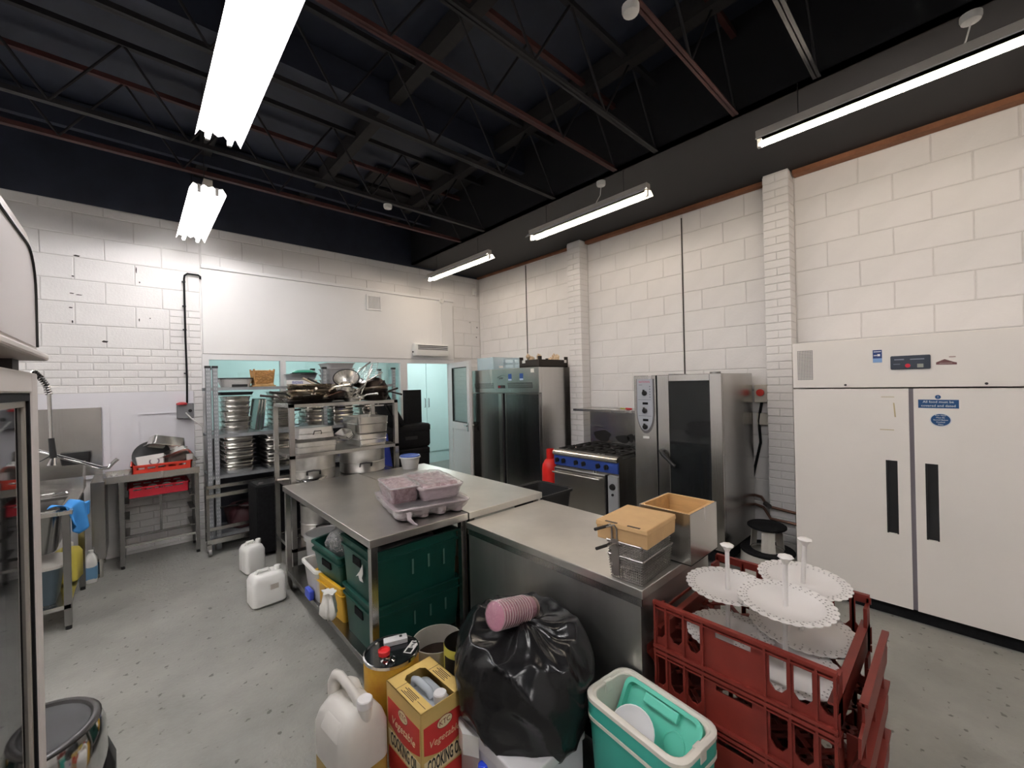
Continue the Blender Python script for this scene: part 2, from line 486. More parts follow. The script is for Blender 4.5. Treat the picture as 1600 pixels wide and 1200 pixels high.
# ---- room behind the glass
wc = S('wall_beyond', G().box(.2, 8.6, 0, 6.5, 8.7, 2.5), CYAN)
S('wall_beyond_left', G().box(.1, YW + .2, 0, .2, 8.7, 2.5), CYAN); S('wall_beyond_right', G().box(6.5, YW + .2, 0, 6.6, 8.7, 2.5), CYAN); S('wall_beyond_front', G().box(XW + .2, YW + .1, 0, 6.5, YW + .2, 2.5), CYAN)
S('ceiling_beyond', G().box(.1, YW + .2, 2.5, 6.6, 8.7, 2.6), CYAN)
S('floor_beyond', G().box(XW, YW + .2, -.1, 6.6, 8.7, 0.0), FLOOR)
cup = T('wardrobe_cupboard', 'pale turquoise built-in cupboard with tall doors seen through the doorway', 'cupboard', (5.05, 8.09, 0))
O('carcass', G().box(-.9, .0, 0, .85, .5, 2.48), CYAN, cup)
for i, x in enumerate((-.84, -.255, .33)):
    d = O('cupboard_door', G().box(x, -.025, .25, x + .575, 0, 2.35), CYAN, cup, bevel=.004)
    hx = x + .53 if i == 0 else x + .04
    O('handle', G().tube([(hx, -.03, 1.25), (hx, -.055, 1.26), (hx, -.055, 1.44), (hx, -.03, 1.45)], .006, 6), DGREY, d)
# ============================================================ ROOF TRUSSES, LIGHTS, WALL FITTINGS
trn = [(-1.3, TRUSS, 'grey lattice roof truss overhead behind the others'), (.62, TRUSS, 'dark grey lattice truss nearest the right-hand end light'),
       (1.12, RUST, 'brown lattice roof truss with ceiling rose beside it'), (1.76, TRUSS, 'grey lattice roof truss just nearer than the bright red one'),
       (2.17, RUST, 'red-oxide lattice roof truss crossing the middle of the ceiling'), (2.93, TRUSS, 'thin grey lattice truss behind the red-oxide one'),
       (4.14, TRUSS, 'grey lattice truss above the far left light'), (4.66, RUST, 'thin red-oxide roof truss furthest towards the back wall')]
for ti, (y, m, lab) in enumerate(trn):
    t = T('roof_truss', lab, 'truss', (0, y, 3.70), 0, 'lattice roof trusses')
    O('bottom_chord', G().box(XL, -.022, 0, 3.36, .022, .006).box(XL, -.003, 0, 3.36, .003, .045), m, t)
    O('top_chord', G().box(XL, -.02, .58, 3.36, .02, .62), m, t)
    n = 9; step = (3.36 - XL) / n
    for i in range(n):
        x0 = XL + i * step
        O('web_bar', G().cyl((x0, 0, .02), (x0 + step / 2, 0, .6), .009, n=6), TRUSS, t)
        O('web_bar', G().cyl((x0 + step / 2, 0, .6), (x0 + step, 0, .02), .009, n=6), TRUSS, t)

LMET = M('lamp_metal', (.62, .58, .52), .4, .3)
LREF = M('lamp_reflector', (.85, .84, .82), .35)
LAMPC = M('tube_cool', (1, 1, 1), .5, emit=TUBE_COOL[1], ecol=TUBE_COOL[0])
LAMPW = M('tube_warm', (1, 1, 1), .5, emit=TUBE_WARM[1], ecol=TUBE_WARM[0])
LAMPB = M('tube_back', (1, 1, 1), .5, emit=TUBE_BACK[1], ecol=TUBE_BACK[0])
def lamp(label, x, y0, y1, twin, lm, wings=True):
    t = T('fluorescent_light', label, 'light', (x, y0, 3.40), 0, 'hanging fluorescent strip lights')
    L = y1 - y0
    O('spine', G().box(-.03, 0, .03, .03, L, .085), LMET, t, bevel=.003)
    if twin:      # winged reflector with a shallow W section, two tubes
        sec = [(-.125, -.018), (-.10, .03), (-.05, .012), (-.03, .034), (.0, .016), (.03, .034), (.05, .012), (.10, .03), (.125, -.018)]
    else:
        sec = [(-.085, -.008), (-.045, .03), (.045, .03), (.085, -.008)] if wings else [(-.034, .024), (-.030, .03), (.030, .03), (.034, .024)]
    up_ = [(a, b + .004) for a, b in sec]
    O('reflector', G().prism(sec + up_[::-1], 0, L, 'y'), LREF, t)
    for q in ((-.06, .06) if twin else (0,)):
        tb = O('tube', G().cyl((q, .02, -.012), (q, L - .02, -.012), .015 if twin else .017, n=10), lm, t, smooth=40)
        for e in (.005, L - .03):
            O('lampholder', G().box(q - .012, e, -.03, q + .012, e + .025, .03), WPL, tb)
    for q in (.25, L - .25):
        O('hanger', G().cyl((0, q, .08), (0, q, 1.02 if twin else .30), .003, n=6), TRUSS, t)
    return t
lamp('bright twin-tube strip light at top left nearest the camera', .44, 1.80, 3.32, True, LAMPC)
lamp('bright twin-tube strip light over the rack by the back wall', .48, 4.20, 5.70, True, LAMPC)
lamp('strip light with bare tube hanging at the top right corner', 3.32, -.55, .97, False, LAMPW, False)
lamp('warm strip light hanging in front of the brick pier', 3.40, 1.86, 3.34, False, LAMPW)
lamp('warm strip light hanging furthest back near the wall corner', 3.45, 4.14, 5.66, False, LAMPW)
# unseen lamps added behind and beside the camera for fill light
lamp('added twin-tube fill light behind the camera on the left row', .42, -1.0, .50, True, LAMPC)
lamp('last added twin-tube fill light of the left row, behind the camera', .42, -3.6, -2.1, True, LAMPC)
lamp('added unseen fill light continuing the right row behind the camera', 3.30, -2.9, -1.4, False, LAMPW)
lamp('added unseen twin-tube fill light to the left of the camera', -2.0, .2, 1.7, True, LAMPC)
lamp('added unseen twin-tube fill light at the far left behind the freezer', -2.0, 3.0, 4.5, True, LAMPC)
for (x, y, lab) in ((3.43, 2.38, 'white ceiling rose above the warm strip light by the pier'), (3.43, -.06, 'white ceiling rose above the top right strip light'),
                    (1.96, 1.15, 'white ceiling rose under the dark roof at top centre'), (2.06, 4.18, 'small white ceiling rose on the truss near the back')):
    t = T('ceiling_rose', lab, 'ceiling rose', (x, y, 3.655), 0, 'ceiling roses')
    O('cap', G().lathe([(.012, 0), (.04, .006), (.045, .02), (.045, .045)], 16), WPL, t, smooth=40)
    if x > 3: O('flex', G().tube([(0, 0, .0), (.01, .02, -.08), (-.02, .04, -.14), (-.03, .05, -.17)], .004, 6), WPL, t)
tb = T('fluorescent_batten', 'white strip light glowing in the room behind the glass', 'light', (1.2, 7.2, 2.40))
O('batten', G().box(0, -.03, .03, 1.4, .03, .09), WPL, tb)
O('tube', G().cyl((.02, 0, .01), (1.38, 0, .01), .016, n=10), LAMPB, tb, smooth=40)
tb2 = dup(tb, (4.0, 6.9, 2.40), label='added strip light brightening the cupboard in the turquoise room')  # second batten added to light the cupboard

# wall fittings on the back wall
v = T('wall_vent', 'square white louvred vent in the white panel above the windows', 'vent', (2.70, YW - .026, 3.005))
O('frame', G().plate_holes((-.12, -.115, .12, .115), [(-.095, -.09, .095, .09)], -.015, 0), WBOARD, v, bevel=.002)
for i in range(9):
    O('slat', G().box(-.095 + i * .0215, -.010, -.09, -.095 + i * .0215 + .011, 0, .09), WBOARD, v)
h = T('wall_heater', 'white wall fan heater above the doorway', 'heater', (3.65, YW - .026, 2.32))
O('body', G().loft([rr(0, -.05, .64, .10, .03, -.10), rr(0, -.06, .66, .12, .03, -.02), rr(0, -.055, .66, .11, .03, .08), rr(0, -.04, .64, .08, .03, .10)]), WPL, h, smooth=40)
for i in range(3):
    O('grille_slot', G().box(-.28, -.121, .0 + i * .028, .28, -.108, .012 + i * .028), DGREY, h)
O('side_knob', G().cyl((-.33, -.05, -.04), (-.345, -.05, -.04), .012, n=10), BLK, h)
cb = T('heater_cord', 'thin white conduit with round switch running down to the heater', 'conduit', (3.90, YW - .03, 2.43))
O('conduit', G().box(-.008, -.012, 0, .008, 0, .74), WBOARD, cb)
O('switch', G().lathe([(.001, 0), (.04, 0), (.04, .02), (.03, .03)], 16, X=Matrix.Translation((0, 0, .74)) @ Matrix.Rotation(R(90), 4, 'X')), WPL, cb, smooth=40)
s = T('alarm_sensor', 'small white corner sensor high in the room corner', 'sensor', (4.60, YW - .0, 3.42))
O('body', G().loft([rr(0, -.03, .07, .06, .01, -.06), rr(0, -.04, .08, .08, .02, .0), rr(0, -.025, .07, .05, .01, .07)]), WPL, s, smooth=50)
O('lens', G().box(-.025, -.083, -.04, .025, -.072, .0), M('sensor_lens', (.75, .75, .75), .2), s)
# cable and isolator on the clad wall
cbl = T('black_conduit', 'black cable loop running down the wall to the isolator', 'cable', (.44, YW - .03, 1.58))
O('cable', G().tube([(.15, .0, 1.46), (.15, 0, 1.49), (.13, 0, 1.505), (.03, 0, 1.505), (.005, 0, 1.48), (0, 0, 1.44), (.0, 0, .8), (.005, 0, .3), (.0, 0, 0)], .010, 8), BLKM, cbl, smooth=50)
for z in (1.40, 1.12, .85, .35):
    O('clip', G().box(-.022, -.008, z, .012, .022, z + .014), BLK, cbl)
iso = T('isolator_box', 'grey wall isolator box with red rotary knob on lilac cladding', 'switch', (.42, YW - .02, 1.51))
O('box', G().loft([rr(0, -.04, .15, .08, .01, -.085), rr(0, -.04, .15, .08, .01, .085)]), M('grey_box', (.20, .20, .21), .5), iso, bevel=.004)
O('knob', G().lathe([(.05, 0), (.05, .018), (.02, .03)], 16, c=(-.03, -.06, .07)), M('red_knob', (.55, .04, .05), .4), iso, smooth=40)
O('gland', G().cyl((.04, -.08, .0), (.04, -.10, .0), .018, n=10), BLK, iso)
O('lead', G().tube([(0, -.08, -.02), (.05, -.09, -.09), (.12, -.06, -.16), (.155, -.04, -.20), (.16, -.03, -.30), (.165, -.03, -.70)], .007, 6), WPL, iso, smooth=50)
# isolator by the oven
iso2 = T('oven_isolator', 'beige wall isolator with round red switch between the oven and pier', 'switch', (XW - .006, 1.385, 1.57), 0)
O('box', G().box(-.07, -.06, -.09, 0, .06, .09), M('beige_box', (.62, .58, .50), .5), iso2, bevel=.006)
O('knob', G().cyl((-.07, 0, .01), (-.095, 0, .01), .035, n=18), M('red_switch', (.62, .045, .03), .4), iso2, smooth=40)
O('cable', G().tube([(-.04, 0, -.09), (-.04, .02, -.2), (-.04, .03, -.28), (-.035, .02, -.5), (-.03, .10, -.86)], .013, 8), BLKM, iso2, smooth=50)
O('junction', G().box(-.05, -.055, -.32, 0, .045, -.20), M('beige_box'), iso2, bevel=.005)
pp = T('copper_pipes', 'dull copper pipes running along the foot of the right wall', 'pipe', (4.62, 1.3, .42))
O('pipe', G().tube([(.08, .9, .12), (.08, .3, .12), (.06, .1, .10), (-.10, .0, .06), (-.10, -.35, .03)], .014, 8), M('copper', (.22, .12, .09), .45, .8), pp, smooth=50)
O('pipe', G().tube([(.08, .9, .03), (.08, .25, .03), (.05, .08, .0), (-.12, -.03, -.05), (-.12, -.35, -.06)], .014, 8), M('copper'), pp, smooth=50)
O('valve', G().cyl((-.06, .03, .07), (-.13, -.02, .07), .024, n=10), DGREY, pp)
# ============================================================ LARGE APPLIANCES ON THE RIGHT
# ---- cream double-door fridge
f = T('upright_fridge', 'tall cream double-door fridge with black handles at the right edge', 'fridge', (3.963, .245, 0))
O('cabinet', G().box(.045, -.69, .10, .74, .69, 1.632).box(.0, -.69, 1.640, .74, .69, 2.0), CREAM, f, bevel=.004)
O('plinth', G().box(.04, -.68, 0, .70, .68, .09), BLKM, f)
INK = M('navy_print', (.02, .05, .20), .5); WHT = M('white_print', (.85, .85, .85), .5)
for s_, y0, y1, hy in ((0, .012, .69, .107), (1, -.69, -.012, -.093)):
    d = O('door', G().plate_holes((y0, .092, y1, 1.630), [(hy - .031, .60, hy + .031, 1.12)], 0, .04, 'x'), CREAM, f)
    O('handle', G().box(.018, hy - .031, .60, .041, hy + .031, 1.12).box(.002, hy + .022, .60, .018, hy + .031, 1.12).box(.002, hy - .031, .60, .018, hy - .022, 1.12), BLK, d)
O('gasket', G().box(.012, -.012, .092, .045, .012, 1.630), GREYR, f)
g = G()
for i in range(10):
    for j in range(20):
        g.box(-.001, .556 + i * .0105, 1.705 + j * .0118, .002, .562 + i * .0105, 1.712 + j * .0118)
v = O('vent_holes', g, BLK, f); v['kind'] = 'stuff'
cp = O('control_panel', G().loft([[(t, y, z) for (y, z) in [(-.095, 1.765), (.095, 1.765), (.10, 1.77), (.10, 1.855), (.095, 1.86), (-.095, 1.86), (-.10, 1.855), (-.10, 1.77)]] for t in (0, -.008)]), M('slate_panel', (.03, .04, .06), .35), f)
O('red_rocker', G().cyl((-.008, .012, 1.79), (-.013, .012, 1.79), .014, n=12), M('red_rocker', (.65, .02, .05), .3), cp)
O('display', G().box(-.010, -.065, 1.775, -.008, -.035, 1.800), M('lcd', (.33, .35, .30), .3), cp)
O('legend', G().box(-.0095, .03, 1.83, -.008, .08, 1.838).box(-.0095, -.07, 1.83, -.008, .0, 1.836).box(-.0095, .05, 1.80, -.008, .085, 1.804), M('legend_grey', (.25, .28, .34), .4), cp)
st = O('sticker', G().box(-.0012, .145, 1.83, 0, .195, 1.91), INK, f)
O('sticker_fade', G().box(-.0016, .145, 1.82, 0, .195, 1.85), M('pale_blue', (.25, .42, .72), .5), st)
O('sticker_mark', G().box(-.0018, .155, 1.865, 0, .170, 1.88).box(-.0018, .172, 1.868, 0, .190, 1.874).box(-.0018, .15, 1.895, 0, .19, 1.90), WHT, st)
st = O('badge', G().prism([(-.125, 1.79), (-.125, 1.805), (-.165, 1.825), (-.205, 1.805), (-.22, 1.80), (-.22, 1.787)], -.0015, 0, 'x'), M('maroon_print', (.17, .07, .07), .5), f)
O('badge_mark', G().box(-.002, -.215, 1.835, 0, -.185, 1.842).box(-.002, -.20, 1.796, 0, -.14, 1.800), M('badge_tan', (.45, .33, .30), .5), st)
for y in (.355, -.345):
    O('screw', G().cyl((0, y, 1.66), (-.004, y, 1.66), .008, n=10), DGREY, f)
sg = O('notice', G().box(-.0015, -.225, 1.498, 0, -.035, 1.555), M('sign_blue', (.012, .075, .21), .45), f)
for q, s_ in enumerate(('All food must be', 'covered and dated')):
    text('lettering', s_, .0215, WHT, sg, face_mx(-.002, -.13, 1.540 - q * .026))
sg1 = O('notice_symbol', G().lathe([(.014, 0), (.014, .0015)], 20, X=Matrix.Translation((-.0015, -.130, 1.573)) @ Matrix.Rotation(R(90), 4, 'Y')), M('sign_blue'), f)
text('lettering', '!', .02, WHT, sg1, face_mx(-.003, -.13, 1.572))
sg2 = O('oval_sticker_edge', G().lathe([(.052, 0), (.052, .0012)], 32, sy=1., sx=.86, X=Matrix.Translation((-.0012, -.140, 1.42)) @ Matrix.Rotation(R(90), 4, 'Y')), M('sticker_white', (.70, .72, .74), .5), f)
sg3 = O('oval_sticker', G().lathe([(.046, 0), (.046, .0012)], 32, sx=.86, X=Matrix.Translation((-.0022, -.140, 1.42)) @ Matrix.Rotation(R(90), 4, 'Y')), M('sign_blue'), f)
for q, s_ in enumerate(('Raw Meat', 'Must Be', 'Stored Below', 'Cooked', 'Meat')):
    text('lettering', s_, .0125, WHT, sg3, face_mx(-.0028, -.14, 1.450 - q * .0150))
O('tape_mark', G().box(-.001, .085, 1.57, 0, .155, 1.574).prism([(.085, 1.53), (.092, 1.53), (.086, 1.43), (.078, 1.43)], -.001, 0, 'x').box(-.001, .09, 1.335, 0, .165, 1.34), M('old_tape', (.52, .43, .25), .6), f)

# ---- combi oven (front faces -X)
ov = T('combi_oven', 'tall stainless combi oven with dark glass door and oval control panel', 'oven', (3.87, 1.895, 0))
O('cabinet', G().box(.03, -.44, .16, .79, .44, 1.78), STEEL, ov, bevel=.006)
O('base', G().box(.05, -.42, .05, .76, .42, .16), BLKM, ov)
for x, y in ((.08, -.38), (.08, .38), (.72, -.38), (.72, .38)):
    O('foot', G().cyl((x, y, 0), (x, y, .06), .03, n=10), STEEL, ov)
O('control_column', G().box(0, .195, .18, .03, .44, 1.78), STEEL, ov, bevel=.004)
dr = O('oven_door', G().plate_holes((-.44, .18, .175, 1.78), [(-.335, .46, .055, 1.715)], -.01, .03, 'x'), STEEL, ov, bevel=.004)
O('door_glass', G().loft([[(x, y, z) for (y, z) in [(-.335, .46), (.055, .46), (.055, 1.69), (.04, 1.715), (-.32, 1.715), (-.335, 1.69)]] for x in (-.006, .004)]), DGLASS, dr)
O('door_handle', G().tube([(-.012, .135, 1.03), (-.05, .13, 1.03), (-.065, .10, 1.0), (-.065, .02, .93), (-.065, -.02, .90)], [.018, .02, .02, .018, .016], 10), BLK, dr, smooth=50)
O('door_gap', G().box(.0, .178, .18, .028, .192, 1.78), BLKM, ov)
def oval(k, t0, t1):
    pts = [(.31 + k * .085, 1.745), (.31 - k * .085, 1.745)]
    for i in range(17):
        a = R(180 - i * 180 / 16)
        pts.append((.31 + k * .088 * math.cos(a), 1.42 - k * .205 * math.sin(a)))
    return G().prism(pts, t0, t1, 'x')
O('panel_surround', oval(1.14, -.006, .0), M('surround_grey', (.16, .15, .15), .5), ov)  # plain dark grey surround of the control panel
pn = O('control_panel', oval(1., -.014, -.006), M('panel_silver', (.42, .44, .48), .4, .2), ov)
for z in (1.60, 1.42, 1.255):
    k = O('dial', G().lathe([(.026, 0), (.026, .014), (.018, .02)], 18, X=Matrix.Translation((-.014, .31, z)) @ Matrix.Rotation(R(-90), 4, 'Y')), BLK, pn, smooth=40)
    O('dial_pointer', G().box(-.042, .303, z - .008, -.03, .318, z + .036), BLK, k)
for z in (1.495, 1.325):
    O('display', G().box(-.0155, .275, z - .012, -.014, .335, z + .012), BLKM, pn)
O('panel_rule', G().box(-.0148, .24, 1.530, -.0138, .385, 1.534).box(-.0148, .24, 1.365, -.0138, .385, 1.369), M('print_grey', (.17, .18, .21), .5), pn)
g = G()
for i in range(5): g.box(-.0148, .245, 1.555 + i * .027, -.0138, .258, 1.565 + i * .027)
O('indicator_marks', g, M('print_grey'), pn)
text('lettering', 'RATIONAL', .026, M('print_red', (.50, .03, .09), .5), pn, face_mx(-.0145, .31, 1.715))
O('panel_caption', G().box(-.0148, .335, 1.682, -.0138, .375, 1.687), M('print_grey'), pn)
O('name_plate', G().box(-.003, .275, 1.135, 0, .345, 1.158), WPL, ov)
O('flue', G().cyl((.35, -.25, 1.78), (.35, -.25, 1.80), .05, n=14).box(.2, .1, 1.78, .5, .16, 1.79), STEELD, ov)

# ---- range cooker
ck = T('range_cooker', 'six-burner gas range with blue control strip and steel oven door', 'cooker', (3.80, 2.96, 0))
O('body', G().box(.02, -.45, .14, .75, .45, .87), STEEL, ck, bevel=.004)
for x, y in ((.08, -.4), (.08, .4), (.68, -.4), (.68, .4)):
    O('leg', G().cyl((x, y, 0), (x, y, .15), .022, n=10), STEEL, ck)
O('bullnose', G().loft([[(x, y, z) for x, z in [(.10, .915), (.02, .915), (-.02, .900), (-.035, .875), (-.025, .855), (.02, .855), (.10, .86)]] for y in (-.455, .455)]), STEEL, ck, smooth=50)
cs = O('control_strip', G().loft([[(x, y, z) for x, z in [(.03, .855), (-.005, .845), (.0, .73), (.03, .725)]] for y in (-.45, .45)]), M('enamel_blue', (.035, .075, .30), .35), ck)
for y in (.40, .30, .11, .0, -.20, -.31):
    k = O('knob', G().lathe([(.028, 0), (.026, .02), (.012, .024)], 14, X=Matrix.Translation((-.003, y, .79)) @ Matrix.Rotation(R(-90), 4, 'Y')), BLK, cs, smooth=40)
    O('knob_grip', G().box(-.04, y - .007, .765, -.022, y + .007, .815), BLK, k)
dr = O('oven_door', G().box(-.012, -.29, .20, .02, .45, .70), STEEL, ck, bevel=.008)
O('door_handle', G().cyl((-.05, -.24, .645), (-.05, .44, .645), .012, n=10).box(-.05, -.22, .635, -.01, -.19, .655).box(-.05, .39, .635, -.01, .42, .655), STEEL, dr, smooth=40)
O('door_seal', G().box(-.004, -.31, .20, .02, -.29, .70), BLKM, ck)
sp = O('side_panel', G().box(-.006, -.45, .22, .02, -.325, .70), M('panel_pale', (.50, .52, .54), .4, .5), ck)
O('thermostat', G().lathe([(.036, 0), (.03, .022)], 16, X=Matrix.Translation((-.006, -.385, .585)) @ Matrix.Rotation(R(-90), 4, 'Y')), BLK, sp, smooth=40)
O('ignition_button', G().cyl((-.006, -.385, .50), (-.016, -.385, .50), .014, n=12), BLK, sp)
O('hob_top', G().box(.05, -.45, .868, .73, .45, .878), IRON, ck)
for i in range(3):
    for j in range(2):
        cx, cy = .22 + j * .33, .30 - i * .30
        gr = O('pan_support', G().box(cx - .15, cy - .135, .905, cx + .15, cy - .12, .925).box(cx - .15, cy + .12, .905, cx + .15, cy + .135, .925)
               .box(cx - .15, cy - .12, .905, cx - .135, cy + .12, .925).box(cx + .135, cy - .12, .905, cx + .15, cy + .12, .925)
               .box(cx - .135, cy - .008, .912, cx - .03, cy + .008, .93).box(cx + .03, cy - .008, .912, cx + .135, cy + .008, .93)
               .box(cx - .008, cy - .12, .912, cx + .008, cy - .03, .93).box(cx - .008, cy + .03, .912, cx + .008, cy + .12, .93)
               .box(cx - .14, cy - .13, .878, cx - .12, cy - .11, .91).box(cx + .12, cy + .11, .878, cx + .14, cy + .13, .91), IRON, ck)
        O('burner', G().lathe([(.05, 0), (.05, .02), (.035, .028)], 14, c=(cx, cy, .878)), IRON, gr, smooth=40)
O('splashback', G().box(.735, -.45, .87, .755, .45, 1.36), STEEL, ck)
O('splash_seam', G().box(.730, -.45, 1.15, .736, .45, 1.155).box(.715, .28, 1.14, .735, .40, 1.146), STEEL, ck)
g = G()
SOOT = M('soot', (.02, .018, .017), .8)
for y, z, w_, h_ in ((.26, 1.02, .13, .075), (-.05, 1.0, .10, .05), (-.16, 1.02, .05, .05), (-.33, 1.01, .13, .08)):
    g.prism([(y + w_ * (1 + .12 * math.sin(5 * a)) * math.cos(a), z + h_ * (1 + .15 * math.sin(3 * a + 1)) * math.sin(a)) for a in [2 * PI * i / 20 for i in range(20)]], .733, .7355, 'x')
O('scorch_mark', g, SOOT, ck)
O('back_shelf', G().box(.44, -.44, 1.355, .77, .50, 1.385), STEEL, ck, bevel=.003)
kn = T('fish_slice', 'red and yellow handled tool lying on the cooker shelf', 'utensil', (4.35, 2.70, 1.385), R(70))
O('handle', G().loft([rr(0, 0, .10, .02, .009, .002), rr(0, 0, .12, .026, .012, .012), rr(0, 0, .10, .02, .009, .022)]), M('red_handle', (.60, .03, .035), .4), kn, smooth=50)
O('tip', G().loft([rr(.11, 0, .09, .018, .008, .004), rr(.11, 0, .09, .018, .008, .016)]), M('lime', (.55, .55, .05), .4), kn)

# ---- gas bottle beside the cooker
gb = T('gas_bottle', 'red gas cylinder standing between steel fridge and cooker', 'gas cylinder', (3.93, 3.60, 0))
RG = M('gas_red', (.72, .02, .015), .35)
O('cylinder', G().lathe([(.10, 0), (.11, .02), (.11, .62), (.10, .69), (.065, .745), (.04, .765)], 22), RG, gb, smooth=50)
O('collar', G().lathe([(.05, .75), (.05, .88), (.044, .88), (.044, .75)], 18, cap0=False, cap1=False), RG, gb, smooth=50)
O('valve', G().cyl((0, 0, .78), (0, 0, .86), .016, n=10), M('brass', (.5, .36, .12), .35, 1.), gb)
O('label', G().lathe([(.1108, .28), (.1108, .36)], 22, cap0=False, cap1=False), WPL, gb)

# ---- stainless upright fridge by the door
sf = T('steel_fridge', 'tall stainless two-door fridge beside the open glazed door', 'fridge', (4.0, 4.575, 0))
O('cabinet', G().box(.05, -.74, .12, .64, .74, 1.95), STEEL, sf, bevel=.004)
O('plinth', G().box(.08, -.72, 0, .62, .72, .12), BLKM, sf)
ft = O('control_fascia', G().box(0, -.74, 1.60, .05, .74, 1.95), STEEL, sf, bevel=.003)
for y0, y1 in ((.01, .735), (-.735, -.035)):
    d = O('door', G().box(0, y0, .13, .05, y1, 1.590), STEELD, sf, bevel=.006)
    hy = y0 + .02 if y0 > 0 else y1 - .03
    O('handle_channel', G().box(-.004, hy, .20, .02, hy + (.07 if y0 > 0 else .012), 1.585), STEEL, d)
O('gasket', G().box(.012, -.035, .13, .05, .01, 1.59), BLKM, sf)
g = G()
for side, n in ((.20, 19), (-.62, 20)):
    for i in range(n):
        y = side + i * .0255
        for j in range(3):
            g.add([(-.0008, y + j * .006, 1.665 + j * .028), (-.0008, y + .010 + j * .006, 1.665 + j * .028), (-.0008, y + .016 + j * .006, 1.687 + j * .028), (-.0008, y + .006 + j * .006, 1.687 + j * .028)], [(0, 1, 2, 3)])
v = O('vent_slots', g, BLKM, ft); v['kind'] = 'stuff'
dp = O('display', G().box(-.006, -.045, 1.665, 0, .105, 1.71), BLK, ft)
O('display_lens', G().box(-.008, .045, 1.672, -.006, .095, 1.703), M('dark_red', (.20, .02, .03), .2), dp)
lg = O('logo_swoosh', G().loft([[(t, .115 - .19 * i / 12, 1.795 + .055 * math.sin(PI * (.12 + .6 * i / 12)) + w_) for i in range(13) for w_ in (0,)] + [(t, .115 - .19 * i / 12, 1.795 + .055 * math.sin(PI * (.12 + .6 * i / 12)) + .008 - .006 * i / 12) for i in range(12, -1, -1)] for t in (-.002, 0)]), BLK, ft)
text('lettering', 'polar', .045, BLK, lg, face_mx(-.0015, .035, 1.815))
for y in (-.16, -.40):
    st = O('sticker', G().box(-.0015, y - .035, 1.79, 0, y + .035, 1.87), M('sticker_navy', (.03, .09, .33), .5), ft)
    O('sticker_base', G().box(-.002, y - .035, 1.775, 0, y + .035, 1.80), M('sticker_pale', (.55, .66, .85), .5), st)
O('tag', G().box(-.002, -.65, 1.875, 0, -.585, 1.93), CREAM, ft)
O('lock', G().cyl((0, -.17, 1.63), (-.006, -.17, 1.63), .012, n=10), CHROME, ft)
# on top of it
bc = T('folded_blue_crate', 'see-through pale blue plastic crate on the steel fridge', 'crate', (4.32, 5.0, 1.95))
FB = M('blue_clear', (.62, .80, .88), .25, alpha=.45)
O('side', G().plate_holes((-.30, 0, .30, .19), [(-.26, .03, -.10, .08), (-.06, .03, .10, .08), (.14, .03, .27, .08), (-.26, .11, -.10, .16), (-.06, .11, .10, .16), (.14, .11, .27, .16)], -.20, -.19), FB, bc)
O('side', G().plate_holes((-.30, 0, .30, .19), [(-.26, .03, -.10, .08), (.14, .03, .27, .08)], .19, .20), FB, bc)
O('end', G().box(-.30, -.19, 0, -.29, .19, .19), FB, bc); O('end', G().box(.29, -.19, 0, .30, .19, .19), FB, bc)
O('base', G().box(-.30, -.20, 0, .30, .20, .008), FB, bc)
bt = T('black_produce_tray', 'black cardboard tray on top of the steel fridge', 'tray', (4.30, 4.02, 1.95))
O('tray', G().plate_holes((-.30, 0, .30, .10), [], -.19, -.18).plate_holes((-.30, 0, .30, .10), [], .18, .19).box(-.30, -.18, 0, -.29, .18, .10).box(.29, -.18, 0, .30, .18, .10)
  .box(-.30, -.19, 0, .30, .19, .01).box(-.30, -.19, .10, -.24, -.17, .145).box(.24, -.19, .10, .30, -.17, .145).box(-.30, .17, .10, -.24, .19, .145).box(.24, .17, .10, .30, .19, .145), M('black_card', (.028, .022, .018), .7), bt)
O('label', G().box(-.301, .07, .06, -.300, .13, .10).box(.22, -.1915, .06, .27, -.19, .10), WPL, bt)
for i in range(14):
    x, y = random.uniform(-.24, .24), random.uniform(-.13, .13)
    r_ = random.uniform(.035, .05)
    oo = O('onion', G().lathe([(.004, -r_ * .9), (r_ * .75, -r_ * .6), (r_, 0), (r_ * .8, r_ * .55), (r_ * .25, r_ * .95), (.006, r_ * 1.3)], 12), M('onion_skin', (.55, .36, .20), .55, col2=(.78, .66, .50), vscale=20), None, smooth=60,
           loc=(4.30 + x, 4.02 + y, 1.965 + r_ + .05 * (i % 3)), rot=(random.uniform(-.6, .6), random.uniform(-.6, .6), 0))
    tag(oo, 'papery brown onion in the black tray on the steel fridge', 'onion', 'onions in the black tray')
# ---- kick stool between oven and cream fridge
ks = T('kick_stool', 'round beige step stool with black treads beside the cream fridge', 'stool', (4.10, 1.19, 0))
BEI = M('stool_beige', (.50, .48, .43), .45)
O('base_shell', G().lathe([(.215, .02), (.205, .20), (.13, .205)], 26, cap0=False, cap1=False), BEI, ks, smooth=40)
O('lower_tread', G().lathe([(.208, .195), (.212, .212), (.205, .222), (.125, .222)], 26, cap0=False, cap1=False), BLKM, ks, smooth=40)
for a in (200, 320, 80):
    O('upright', G().loft([[(math.cos(R(a + q)) * r_, math.sin(R(a + q)) * r_, z) for q in (-24, -12, 0, 12, 24)] + [(math.cos(R(a + q)) * (r_ - .004), math.sin(R(a + q)) * (r_ - .004), z) for q in (24, 12, 0, -12, -24)] for r_, z in ((.135, .20), (.115, .41))]), BEI, ks)
O('upper_tread', G().lathe([(.01, .405), (.14, .405), (.152, .415), (.152, .428), (.14, .436), (.01, .436)], 26), BLKM, ks, smooth=40)
